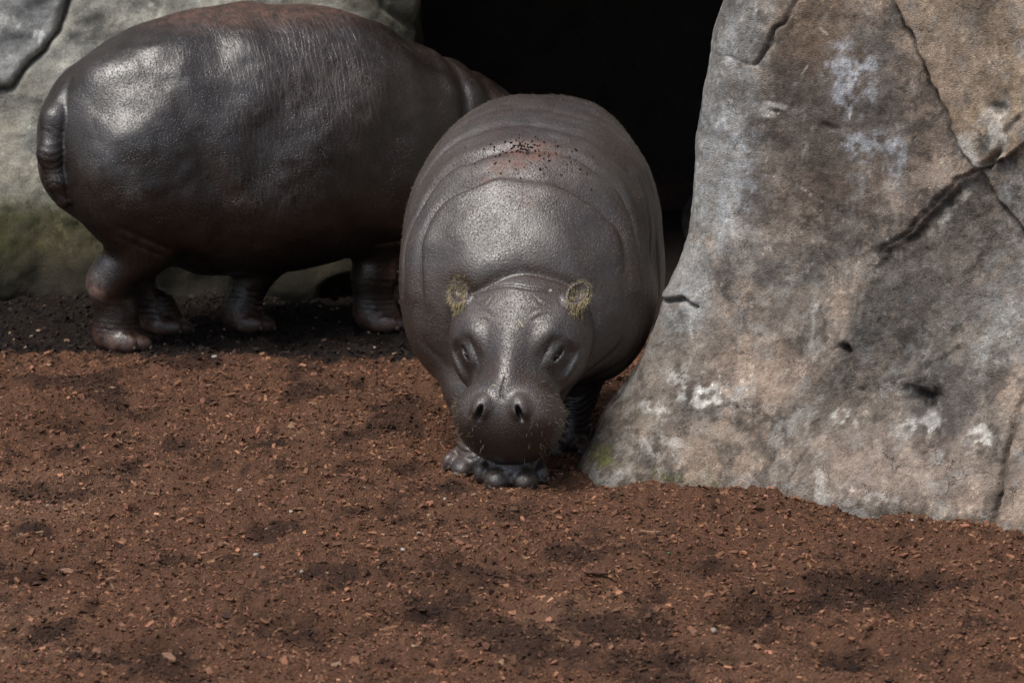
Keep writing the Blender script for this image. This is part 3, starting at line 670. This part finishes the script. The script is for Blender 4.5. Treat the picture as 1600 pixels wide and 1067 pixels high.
def make_nail():
    bm = bmesh.new(); bmesh.ops.create_uvsphere(bm, u_segments=10, v_segments=6, radius=1)
    for v in bm.verts:
        x, y, z = v.co; v.co = Vector((x * .0080 + .002 * (z < 0), y * .0200, z * .0115))
    me = bpy.data.meshes.new('toenail'); bm.to_mesh(me); bm.free(); me.materials.append(M_nail)
    for p in me.polygons: p.use_smooth = True
    return me
NAIL = make_nail()
def nails(root, c, yaw, s=1.0):
    for (x, y, z, rx, ry, rz, a) in TOES:
        big = abs(y) < .05; dx = rx * .88
        lx, ly = x + dx * math.cos(a), y + dx * math.sin(a); k = (1.0 if big else .75) * s
        wx = c[0] + (lx * math.cos(yaw) - ly * math.sin(yaw)) * s; wy = c[1] + (lx * math.sin(yaw) + ly * math.cos(yaw)) * s
        o = obj('toenail', NAIL, None, root, (wx, wy, (z - .009) * s)); o.rotation_euler = (0, R(10), yaw + a); o.scale = (k, k, k)
def build_head_frame(origin, pitch, yaw, roll):
    """columns: head axes in the animal's frame"""
    Rm = Matrix.Rotation(yaw, 3, 'Z') @ Matrix.Rotation(pitch, 3, 'Y') @ Matrix.Rotation(roll, 3, 'X')
    return np.array(origin, np.float32), np.array(Rm, np.float32)
def eyes(root, HO, HR, sc=1.0):
    bm = bmesh.new(); bmesh.ops.create_uvsphere(bm, u_segments=20, v_segments=12, radius=.0120 * sc)
    me = bpy.data.meshes.new('eye'); bm.to_mesh(me); bm.free(); me.materials.append(M_eye)
    for p in me.polygons: p.use_smooth = True
    for sgn in (1, -1):
        c = HO + HR @ (np.array([.204, sgn * .1085, -.046]) * sc); obj('eye', me, None, root, c)

# ---------------- front hippo
FH_O, FH_R = build_head_frame((.425, .004, .508), R(51), R(-6.5), R(3))
prof_f = [(-.48, .56, .50, .44, .0), (-.455, .68, .50, .34, .13), (-.40, .775, .48, .27, .225), (-.30, .85, .465, .21, .30), (-.17, .878, .455, .175, .335), (-.03, .865, .45, .16, .340), (.12, .822, .445, .165, .320), (.22, .765, .44, .18, .288), (.29, .705, .43, .20, .252), (.345, .645, .42, .22, .212), (.39, .590, .42, .25, .170), (.42, .535, .42, .30, .11), (.435, .44, .42, .40, .0)]
def front_sdf(p):
    f = tube(p, prof_f, 0.0)
    x, y, z = p[:, 0], p[:, 1], p[:, 2]
    # folds of the neck and shoulder: arcs wrapping forward round the sides
    ay = np.abs(y); arch = .9 * ay ** 2 + .10 * (0.8 - z)
    up = sstep(.15, .3, z)
    tilt = .22 * (.62 - z) + .012 * np.sin(y * 14 + 1) + .010 * np.sin(z * 17) + .014 * vnoise(p * 9 + 60)
    for (x0, dl, dr_, wd, tp) in ((.285, .013, .010, .011, .35), (.215, .014, .009, .011, .30), (.120, .006, .010, .012, .25), (.02, .003, .008, .014, .12), (-.10, .002, .008, .016, .1)):
        sidew = np.clip(1 + 1.1 * vnoise(p * 7 + x0 * 90), .1, 1.6) * np.where(y < 0, dl, dr_) * (tp + (1 - tp) * sstep(.03, .19, ay)); u = x - x0 - tilt
        f = f + sidew * up * (np.exp(-(u / wd) ** 2) - .55 * np.exp(-((u - wd * 2.2) / (wd * 1.7)) ** 2) - .3 * np.exp(-((u + wd * 2.2) / (wd * 1.7)) ** 2))
    u = x + .10 + .3 * ay - .2 * (.8 - z); f = f + .004 * np.exp(-(u / .02) ** 2) * sstep(.1, .2, ay) * up
    # shallow spine line on the rump
    f = f + .004 * np.exp(-(y / .03) ** 2) * sstep(-.1, -.25, x) * (z > .6)
    # shoulders
    for sg in (1, -1): f = smin(f, ell(p, (.20, sg * .19, .40), (.15, .12, .20)), .07)
    # thighs
    for sg in (1, -1): f = smin(f, ell(p, (-.24, sg * .19, .36), (.17, .13, .20)), .07)
    a = F_fr; f = smin(f, leg(p, [((.24, -.14, .36), .11), ((a[0] - .10, a[1] - .03, .20), .075), ((a[0] - .025, a[1], .07), .056)]), .05); f = smin(f, foot(p, a, -.10), .022)
    a = F_fl; f = smin(f, leg(p, [((.28, .13, .36), .11), ((a[0] - .08, a[1] + .03, .20), .075), ((a[0] - .02, a[1], .07), .058)]), .05); f = smin(f, foot(p, a, .02), .022)
    a = F_hl; f = smin(f, leg(p, [((-.18, .17, .36), .12), ((a[0] - .08, a[1] + .02, .23), .082), ((a[0] - .045, a[1] + .012, .15), .058), ((a[0] - .02, a[1], .06), .054)]), .05); f = smin(f, foot(p, a, .12), .022)
    a = F_hr; f = smin(f, leg(p, [((-.22, -.17, .36), .12), ((a[0] + .02, a[1], .24), .08), ((a[0] - .04, a[1], .15), .058), ((a[0] - .01, a[1], .06), .054)]), .05); f = smin(f, foot(p, a, -.05), .022)
    f = smin(f, leg(p, [((-.44, 0, .66), .04), ((-.505, 0, .60), .032), ((-.52, 0, .50), .022), ((-.515, 0, .43), .014)]), .02)
    q = (p - FH_O) @ FH_R
    f = f + .006 * vnoise(p * 5.5 + 3) + .0025 * vnoise(p * 12 + 9) + .0007 * vnoise(p * 30)
    hd = head_sdf(q)
    f = smin(f, hd, .008) + .007 * np.exp(-((f - hd) / .012) ** 2) * sstep(.2, .3, z)
    # ankle creases
    low = sstep(.20, .12, z) * sstep(.035, .06, z); f = f + .0010 * np.sin(z * 380 + 14 * x + 9 * y + 7 * vnoise(p * 16)) * low * (hd > .03)
    return f
def rear_head(p):
    return head_sdf((p - RH_O) @ RH_R / 1.06) * 1.06
def build(name, loc, rot, fn, lo, hi, h, mat, attrs_fn):
    root = empty(name, (loc[0], loc[1], 0), rot)
    V, Q = nets(fn, lo, hi, h); V = refine(fn, V, 2); V, Q = subdivide(V, Q); V = refine(fn, V, 1)
    me = make_mesh('body', V, Q, True)
    N = np.empty(len(V) * 3, np.float32); me.vertices.foreach_get('normal', N); N = N.reshape(-1, 3)
    for a, v in attrs_fn(V, N).items(): me.attributes.new(a, 'FLOAT', 'POINT').data.foreach_set('value', np.asarray(v, np.float32))
    b = obj('body', me, mat, root)
    print(name, len(V), 'verts'); return root, V, N
def front_attrs(V, N):
    x, y, z = V.T; q = (V - FH_O) @ FH_R; n = fbm(V * 14, 4)
    # dirt patch across the shoulders: in world terms just behind the neck folds, a little to one side
    d = .9 * np.exp(-(((x - .215 + .25 * y) / .034) ** 2 + ((y - .01) / .075) ** 2)) + .9 * np.exp(-(((x - .185) / .022) ** 2 + ((y + .005) / .04) ** 2)) + .5 * np.exp(-(((x - .25) / .022) ** 2 + ((y + .075) / .03) ** 2)) + .35 * np.exp(-(((x - .31) / .02) ** 2 + ((y - .02) / .03) ** 2))
    dirt = np.clip(d * 1.35, 0, 1) * (z > .6)
    # brown-black tone round eyes; shade under the muzzle painted on the lips; nostrils darkened
    ay = np.abs(q[:, 1])
    dk = .85 * np.exp(-(((q[:, 0] - .210) / .058) ** 2 + ((ay - .115) / .036) ** 2) ** 1.3) * (q[:, 2] > -.12) * (.8 + .4 * n)
    dk = np.maximum(dk, .8 * np.exp(-(((q[:, 0] - .14) / .06) ** 2 + ((q[:, 1] - .110) / .030) ** 2)) * (q[:, 2] > -.12) * (.8 + .5 * n))
    dk = np.maximum(dk, .80 * sstep(.380, .43, q[:, 0] + .10 * -q[:, 2] * .5 + .01 * n) * sstep(.03, -.03, q[:, 2]))
    dk = np.maximum(dk, .8 * (ell(np.stack([q[:, 0], ay, q[:, 2]], 1).astype(np.float32), (.386, .051, -.002), (.024, .0095, .028), rotm(.42)) < 0))
    streak = .5 * np.exp(-((y - .06 + .5 * (x + .25)) / .025) ** 2) * sstep(-.10, -.18, x) * sstep(-.34, -.28, x) * (z > .7)
    dk = np.maximum(dk, streak)
    return {'wrinkle': np.clip(.10 + .0 * x, 0, 1), 'dirt': np.maximum(dirt, .75 * sstep(.07, .015, z)), 'scar': 0 * x, 'darken': np.clip(dk, 0, 1)}
froot, FV, FN = build('pygmy_hippo', FR_LOC, FR_ROT, front_sdf, (-.58, -.42, -.03), (.78, .42, .95), .0068, M_front, front_attrs)
tag(froot, 'dusty grey hippo facing forward with its head lowered over its front feet', 'hippo', 'hippos in the enclosure')
for c, yw in ((F_fr, -.10), (F_fl, .02), (F_hl, .12), (F_hr, -.05)): nails(froot, c, yw)
eyes(froot, FH_O, FH_R)
def on_skin(V, N, mask, n):
    i = rng.choice(np.flatnonzero(mask), n); return V[i], N[i]
HQ = (FV - FH_O) @ FH_R; HN = FN @ FH_R
def hair_set(V, N, Q, QN, HR, root, sc=1.0):
    for sgn in (1, -1):
        c = np.array([.046, sgn * .152, -.015]); dd = (Q - c); r = np.sqrt((dd[:, 0] / .044) ** 2 + (dd[:, 1] / .034) ** 2)
        m = (r < 1.05) & (np.abs(dd[:, 2]) < .03) & (Q[:, 1] * sgn > .130) & (QN[:, 2] > -.2)
        P, NN = on_skin(V, N, m, 620); k = (P - FH_O) @ HR
        low = sstep(.02, .06, k[:, 0])
        out = np.stack([.25 + .9 * low + (k[:, 0] - c[0]) * 5, (k[:, 1] - c[1]) * 10 + .10 * sgn, .30 + 0 * k[:, 0]], 1) @ HR.T
        dirs = out + NN * .25 + rng.normal(size=P.shape) * .13
        blades('ear_hair', P - NN * .002, dirs, rng.uniform(.006, .013, len(P)) * (1 + .8 * low), .00055, root, M_hair)
    m = (Q[:, 0] > .27) & (Q[:, 2] < -.01) & (Q[:, 2] > -.2) & (QN[:, 0] > -.5) & (rng.uniform(size=len(Q)) < np.clip((np.abs(Q[:, 1]) - .02) / .11, .05, 1) ** 1.5)
    P, NN = on_skin(V, N, m, 330); dirs = NN + rng.normal(size=P.shape) * .35 + np.array([0, 0, -.35])
    blades('whiskers', P - NN * .002, dirs, rng.uniform(.007, .022, len(P)), .00042, root, M_brist, .5)
hair_set(FV, FN, HQ, HN, FH_R, froot)
m = (FV[:, 2] > .25) & (HQ[:, 0] < .0)
P, NN = on_skin(FV, FN, m, 7000); blades('body_hair', P - NN * .001, NN * .8 + np.array([-.7, 0, -.2]) + rng.normal(size=P.shape) * .25, rng.uniform(.004, .009, len(P)), .00025, froot, M_brist, .3)
# crumbs of soil stuck on its back
cr_i = np.flatnonzero((np.exp(-(((FV[:, 0] - .185) / .018) ** 2 + ((FV[:, 1] + .005) / .032) ** 2)) > rng.uniform(0, 1, len(FV)) * 1.6) & (FV[:, 2] > .7))
cr_i = np.concatenate([rng.choice(cr_i, 70), rng.choice(np.flatnonzero((np.exp(-(((FV[:, 0] - .20) / .05) ** 2 + ((FV[:, 1] - .01) / .10) ** 2)) > rng.uniform(0, 1, len(FV)) * 1.5) & (FV[:, 2] > .65)), 90)])
def crumbs(name, P, sizes, parent, mat):
    V = []; Fq = []
    base = np.array([[x, y, z] for x in (-1, 1) for y in (-1, 1) for z in (-1, 1)], float); fq = np.array([[0, 1, 3, 2], [4, 6, 7, 5], [0, 4, 5, 1], [2, 3, 7, 6], [0, 2, 6, 4], [1, 5, 7, 3]])
    for k, (p, s) in enumerate(zip(P, sizes)):
        b = (base * rng.uniform(.6, 1.3, base.shape)) * s; V.append(b @ np.array(Matrix.Rotation(rng.uniform(0, 6), 3, Vector(rng.normal(size=3))), float).T + p); Fq.append(fq + 8 * k)
    o = obj(name, make_mesh(name, np.concatenate(V), np.concatenate(Fq), False), mat, parent); o['kind'] = 'stuff'; return o
crumbs('soil_crumbs', FV[cr_i] + FN[cr_i] * .001, rng.uniform(.0007, .0024, len(cr_i)), froot, M_crumb)

# ---------------- rear hippo
RY = .10
RH_O, RH_R = build_head_frame((1.235, RY, .62), R(44), R(4), 0)
prof_r = [(-.195, .63, .58, .53, .0), (-.165, .715, .56, .44, .12), (-.10, .80, .55, .375, .20), (0.0, .868, .53, .325, .262), (.12, .922, .50, .245, .305), (.30, .955, .475, .185, .342), (.52, .968, .475, .19, .348), (.68, .955, .48, .215, .335), (.82, .905, .49, .245, .305), (.95, .845, .50, .28, .265), (1.08, .775, .50, .30, .225), (1.20, .705, .50, .33, .195), (1.29, .63, .50, .37, .14), (1.33, .53, .50, .46, .0)]
def rear_sdf(p):
    f = tube(p, prof_r, RY); x, y, z = p[:, 0], p[:, 1], p[:, 2]; ay = np.abs(y - RY)
    side_ = sstep(.04, .14, ay)
    for (x0, dep, wd) in ((.93, .004, .03), (1.045, .009, .020), (1.135, .009, .020)):
        u = x - (x0 - .10 * (z - .7) - .4 * ay ** 2 + .008 * np.sin(z * 20)); f = f + (dep * np.exp(-(u / wd) ** 2) - dep * .5 * np.exp(-((u + wd * 1.8) / (wd * 1.4)) ** 2)) * sstep(.42, .55, z)
    # hip and shoulder masses
    f = smin(f, ell(p, (.065, RY - .17, .52), (.19, .14, .235), rotm(0, .25)), .06); f = smin(f, ell(p, (.07, RY + .17, .55), (.19, .14, .22)), .06)
    f = smin(f, ell(p, (.83, RY - .17, .47), (.14, .12, .21)), .07); f = smin(f, ell(p, (.83, RY + .16, .45), (.14, .12, .20)), .07)
    # flank fold ahead of the thigh and behind the shoulder
    u = x - .255 + .25 * (z - .4) ; f = f + .020 * np.exp(-(u / .05) ** 2) * sstep(.75, .5, z) * sstep(.22, .3, z) * side_
    u = x - .67 - .15 * (z - .4); f = f + .008 * np.exp(-(u / .04) ** 2) * sstep(.7, .5, z) * sstep(.22, .3, z) * side_
    a = R_hn; f = smin(f, leg(p, [((.10, -.02, .45), .135), ((.080, -.045, .315), .090), ((-.030, -.014, .198), .052), ((-.006, -.004, .11), .053), ((a[0] - .005, a[1], .055), .062)], .035), .035); f = smin(f, foot(p, a, -.15, 1.05), .022)
    a = R_hf; f = smin(f, leg(p, [((.14, .20, .40), .12), ((.17, .20, .28), .085), ((.09, .19, .18), .056), ((.155, .19, .075), .050)], .035), .035); f = smin(f, foot(p, a, -.05), .022)
    a = R_ff; f = smin(f, leg(p, [((.72, .20, .42), .12), ((.60, .18, .28), .080), ((.455, .155, .16), .055), ((a[0] - .01, a[1], .06), .053)], .035), .035); f = smin(f, foot(p, a, -.1), .022)
    a = R_fn; f = smin(f, leg(p, [((.82, .01, .44), .135), ((.815, -.01, .29), .082), ((.785, -.0, .16), .058), ((a[0] - .02, a[1], .06), .055)], .035), .035); f = smin(f, foot(p, a, -.12, 1.05), .022)
    f = f + .012 * np.exp(-(((x - .27) / .07) ** 2 + ((z - .83) / .06) ** 2)) * side_ - .008 * np.exp(-(((x - .16) / .06) ** 2 + ((z - .80) / .08) ** 2)) * side_   # hollow ahead of the hip bone
    f = f + .006 * np.exp(-((z - .365 + .5 * (x - .0)) / .010) ** 2) * (y < .0) * sstep(-.06, -.02, x) * sstep(.13, .08, x) + .004 * np.exp(-((z - .335 + .5 * x) / .008) ** 2) * (y < .0) * sstep(-.06, -.02, x) * sstep(.11, .06, x)
    # elbow fold
    f = f + .008 * np.exp(-((z - .285 - .12 * (x - .8)) / .010) ** 2) * sstep(.72, .76, x) * (y < .06) * (x < .95)
    # tail hanging down the rump
    tl = leg(p, [((-.100, RY - .03, .745), .042), ((-.165, RY - .075, .67), .043), ((-.190, RY - .10, .58), .037), ((-.175, RY - .11, .50), .030), ((-.160, RY - .115, .445), .022)], .02)
    f = smin(f, tl + .0006 * np.sin(z * 300 + 6 * vnoise(p * 20)) * (z < .66), .008)
    f = f + (.010 * vnoise(p * 5 + 30) + .006 * vnoise(p * 11 + 5) + .0016 * vnoise(p * 28)) * sstep(-.17, -.06, x) * (.3 + .7 * sstep(.12, .28, z))
    f = smin(f, rear_head(p), .03)
    low = sstep(.20, .14, z) * sstep(.035, .06, z); f = f + .0009 * np.sin(z * 300 + 40 * x + 8 * vnoise(p * 14)) * low * sstep(-.1, .6, vnoise(p * 11))
    return f
def rear_attrs(V, N):
    x, y, z = V.T; n = fbm(V * 7, 3)
    wr = sstep(.18, .36, x) * sstep(.86, .62, x) * sstep(.50, .72, z) * (.95 + .7 * n); wr = np.maximum(wr, .35 * sstep(.1, .5, n))
    wr = np.maximum(wr, .35 * sstep(.10, .30, x) * sstep(1.0, .6, x) * sstep(.3, .45, z) * (1 + n))
    sc = np.exp(-(((x + .085) / .03) ** 2 + ((z - .185) / .028) ** 2)) * (y < .03) * 1.1 + .8 * np.exp(-(((x - .825) / .015) ** 2 + ((z - .19) / .03) ** 2)) * (y < 0) + .18 * sstep(.06, .03, z)
    dirt = sstep(.90, .955, z + .01 * n) * .7 + .5 * sstep(.10, .05, z)
    return {'wrinkle': np.clip(wr, 0, 1), 'dirt': np.clip(dirt, 0, 1), 'scar': np.clip(sc, 0, 1) * .8, 'darken': np.clip(.5 * sstep(.5, .25, z) * (z > .2), 0, 1) * 0}
rroot, RV, RN = build('pygmy_hippo', RE_LOC, RE_ROT, rear_sdf, (-.30, -.32, -.03), (1.72, .52, 1.03), .0085, M_rear, rear_attrs)
tag(rroot, 'dark brown wrinkled hippo standing side on before the mossy rock wall', 'hippo', 'hippos in the enclosure')
for c, yw, s_ in ((R_hn, -.15, 1.05), (R_hf, -.05, 1), (R_ff, -.1, 1), (R_fn, -.12, 1.05)): nails(rroot, c, yw, s_)
eyes(rroot, RH_O, RH_R, 1.06)

# ------------------------------------------------------------------ mulch and chips
def inside(poly, x, y):
    r = np.zeros(x.shape, bool); n = len(poly); j = n - 1
    for i in range(n):
        xi, yi = poly[i]; xj, yj = poly[j]; r ^= ((yi > y) != (yj > y)) & (x < (xj - xi) * (y - yi) / (yj - yi + 1e-12) + xi); j = i
    return r
def free(x, y):
    ok = ~inside(pc[::12], x, y) & ~inside(wc[::6], x, y)
    for (a, b) in FEET: ok &= np.hypot(x - a, y - b) > .065
    return ok
CH = np.array([[x, y, z] for x in (-1, 1) for y in (-1, 1) for z in (-1, 1)], float)
CF = np.array([[0, 1, 3, 2], [4, 6, 7, 5], [0, 4, 5, 1], [2, 3, 7, 6], [0, 2, 6, 4], [1, 5, 7, 3]])
def scatter_chips(n):
    y = rng.uniform(6.9, 12.7, n); x = rng.uniform(-1.7, 1.7, n); k = (np.abs(x) < .135 * y + .12) & free(x, y); x, y = x[k], y[k]; n = len(x)
    L = np.clip(rng.lognormal(math.log(.0032), .53, n), .0013, .0125); W = L * rng.uniform(.3, .75, n); T = L * rng.uniform(.15, .5, n)
    yaw = rng.uniform(0, 3.14, n); tilt = rng.normal(0, .55, n); roll = rng.normal(0, .5, n)
    B = CH[None] * np.stack([L, W, T], 1)[:, None]; B = B * rng.uniform(.55, 1.15, B.shape)
    ca, sa = np.cos(tilt)[:, None], np.sin(tilt)[:, None]; X, Y, Z = B[..., 0], B[..., 1], B[..., 2]; X, Z = X * ca + Z * sa, -X * sa + Z * ca
    ca, sa = np.cos(roll)[:, None], np.sin(roll)[:, None]; Y, Z = Y * ca - Z * sa, Y * sa + Z * ca
    ca, sa = np.cos(yaw)[:, None], np.sin(yaw)[:, None]; X, Y = X * ca - Y * sa, X * sa + Y * ca
    z = ground_z(x, y) + T * .4
    V = np.stack([X + x[:, None], Y + y[:, None], Z + z[:, None]], -1).reshape(-1, 3)
    Fq = (CF[None] + 8 * np.arange(n)[:, None, None]).reshape(-1, 4)
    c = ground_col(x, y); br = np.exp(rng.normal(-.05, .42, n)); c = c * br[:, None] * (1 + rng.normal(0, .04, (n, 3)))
    pale = rng.uniform(size=n) < .012; c[pale] = np.array([.34, .22, .14]) * rng.uniform(.6, 1.2, (pale.sum(), 1))
    return make_mesh('mulch', V, Fq, False, None, {'col': np.repeat(np.clip(c, .004, .7), 8, 0)})
tag(obj('mulch', scatter_chips(190000), M_chip), 'loose red brown bark mulch crumbs covering the floor', 'mulch', None, 'stuff')

def chip_mesh(name, L, W, T, col, seed, round_=False):
    r = np.random.default_rng(seed); bm = bmesh.new()
    if round_:
        bmesh.ops.create_icosphere(bm, subdivisions=2, radius=1)
        for v in bm.verts:
            k = 1 + .18 * math.sin(v.co.x * 3 + seed) + .12 * math.cos(v.co.y * 4 + seed * 2); v.co = Vector((v.co.x * L * k, v.co.y * W * k, v.co.z * T * k))
    else:
        n = 5; top = []; bot = []
        for i in range(n + 1):
            t = i / n * 2 - 1; wv = W * (1 - abs(t) ** 3 * .75); bend = T * .8 * math.sin(t * 2 + seed)
            a = [bm.verts.new((t * L, s * wv * r.uniform(.7, 1.1), bend + zz * T * r.uniform(.7, 1))) for s in (-1, 1) for zz in (-1, 1)]; top.append(a)
        for i in range(n):
            a, b = top[i], top[i + 1]
            for q in ((0, 1, 3, 2),):
                pass
            bm.faces.new((a[0], b[0], b[1], a[1])); bm.faces.new((a[2], a[3], b[3], b[2])); bm.faces.new((a[1], b[1], b[3], a[3])); bm.faces.new((a[0], a[2], b[2], b[0]))
        bm.faces.new((top[0][0], top[0][1], top[0][3], top[0][2])); bm.faces.new((top[-1][0], top[-1][2], top[-1][3], top[-1][1]))
        bmesh.ops.recalc_face_normals(bm, faces=bm.faces[:])
    me = bpy.data.meshes.new(name); bm.to_mesh(me); bm.free()
    at = me.attributes.new('col', 'FLOAT_COLOR', 'POINT'); at.data.foreach_set('color', np.tile(np.array([*col, 1], np.float32), len(me.vertices)))
    me.materials.append(M_chip)
    if round_:
        for p in me.polygons: p.use_smooth = True
    return me
def lay(name, me, px, py, yaw, T, tilt=0.0):
    x, y = on_ground(px, py); z = float(ground_z(np.array([x]), np.array([y]))[0])
    o = obj(name, me, None, None, (x, y, z + T * .5)); o.rotation_euler = (tilt, random.uniform(-.15, .15), yaw); return o
# bark chips big enough to pick out
kinds = [chip_mesh('bark_chip', .017 * random.uniform(.8, 1.5), .007 * random.uniform(.7, 1.4), .0022, c, i) for i, c in enumerate([(.19, .095, .058), (.11, .055, .036), (.25, .145, .092), (.060, .033, .024), (.18, .085, .046), (.21, .115, .072), (.095, .058, .043), (.15, .075, .046)])]
cnt = 0
while cnt < 190:
    py = random.uniform(575, 1060); px = random.uniform(-20, 1620)
    x, y = on_ground(px, py)
    if not free(np.array([x]), np.array([y]))[0]: continue
    if 690 < px < 900 and py < 770: continue
    ki = random.randrange(8); o = lay('bark_chip', kinds[ki], px, py, random.gauss(0, .8), .003, random.gauss(0, .25)); s = random.choice((.45, .55, .65, .8, 1.15)) * random.uniform(.85, 1.15); o.scale = (s, s, s)
    kn = ('reddish brown', 'dark brown', 'light tan', 'blackish brown', 'orange brown', 'tan', 'dull grey brown', 'mid brown')[ki]; tag(o, f'flat {kn} bark chip lying loose on the mulch', 'bark chip', f'{kn} bark chips on the mulch'); cnt += 1
pk = [chip_mesh('pebble', .0065, .005, .0042, c, i + 3, True) for i, c in enumerate([(.40, .35, .29), (.38, .27, .16), (.46, .44, .40)])]
for (px, py, k, s) in [(60, 522, 1, 1.2), (335, 560, 2, 1.3), (362, 559, 2, 1.1), (123, 516, 1, 1), (210, 508, 0, 1), (258, 540, 1, 1), (455, 472, 1, 1.4), (443, 484, 1, .9), (518, 487, 0, 1.1), (527, 485, 0, 1), (494, 494, 1, .8), (350, 517, 0, .9), (474, 556, 0, 1), (440, 560, 0, .9), (585, 547, 0, .9), (500, 487, 1, .8), (630, 860, 2, 1.2), (400, 870, 2, 1.3), (446, 806, 2, 1), (455, 807, 2, .9), (375, 772, 0, 1.1), (381, 619, 2, 1), (75, 785, 0, .9), (650, 758, 0, 1), (695, 781, 2, .8), (570, 770, 0, 1.0), (472, 907, 0, 1), (655, 832, 0, .9), (970, 580, 2, 1.2), (1115, 1003, 0, 1.3), (1472, 993, 2, 1), (1480, 946, 2, .9), (1425, 836, 2, .9), (880, 700, 0, .7), (1395, 922, 0, .9), (610, 680, 0, .9), (290, 690, 1, .8), (725, 640, 0, .7)]:
    dark = py < 565
    o = lay('pebble', pk[k], px, py, random.uniform(0, 3), .006); o.scale = (s, s, s)
    if dark: tag(o, 'small pale pebble on the black damp soil under the brown hippo', 'pebble', 'pebbles on the damp soil')
    else: tag(o, 'small whitish pebble lying among the red brown mulch', 'pebble', 'pebbles among the mulch')
o = lay('wood_splinter', chip_mesh('wood_splinter', .026, .0045, .002, (.50, .31, .17), 2), 359, 792, R(-65), .003); tag(o, 'pale orange wood splinter lying alone on the mulch', 'splinter')
o = lay('wood_chip', chip_mesh('wood_chip', .024, .010, .003, (.30, .18, .11), 5), 1015, 839, 0.05, .004); tag(o, 'long flat tan wood chip on mulch before the boulder', 'wood chip')
o = lay('wood_fragment', chip_mesh('wood_fragment', .010, .006, .003, (.50, .22, .11), 8), 1161, 869, -.6, .004); tag(o, 'small bright orange wood fragment on the mulch', 'wood chip')
o = lay('leaf_scrap', chip_mesh('leaf_scrap', .010, .0035, .0012, (.10, .30, .10), 3), 1045, 866, 1.4, .006, .4); tag(o, 'tiny green leaf scrap on the brown mulch', 'leaf')

# straws lying on the hippo's face
def straw_on(hx, hy, ang, L, wd, label):
    s = np.abs(HQ[:, 0] - hx) + np.abs(HQ[:, 1] - hy) + 10 * (HQ[:, 2] < -.09); i = int(np.argmin(s)); n = FN[i]
    a = FH_R @ np.array([math.cos(ang), math.sin(ang), 0]); a = a - n * (a @ n); a /= np.linalg.norm(a); b = np.cross(n, a)
    V = []; 
    for t in np.linspace(-.5, .5, 6):
        c = a * L * t + b * L * .03 * math.cos(t * 4)
        for k in range(6): V.append(c + (b * math.cos(k * 1.0472) + n * math.sin(k * 1.0472)) * wd)
    Fq = [[6*i_ + k, 6*i_ + (k + 1) % 6, 6*i_ + 6 + (k + 1) % 6, 6*i_ + 6 + k] for i_ in range(5) for k in range(6)]
    Rz = np.array(Matrix.Rotation(FR_ROT, 3, 'Z')); p = Rz @ (FV[i] + n * wd * .8) + np.array([FR_LOC[0], FR_LOC[1], 0])
    o = obj('straw', make_mesh('straw', (np.array(V) @ Rz.T), np.array(Fq)), M_straw, None, p); tag(o, label, 'straw')
straw_on(.150, .028, .75, .022, .0011, 'thin pale straw stuck on the grey hippo\'s forehead')
straw_on(.315, -.020, 1.45, .008, .0009, 'tiny yellow straw scrap on the grey hippo\'s nose')
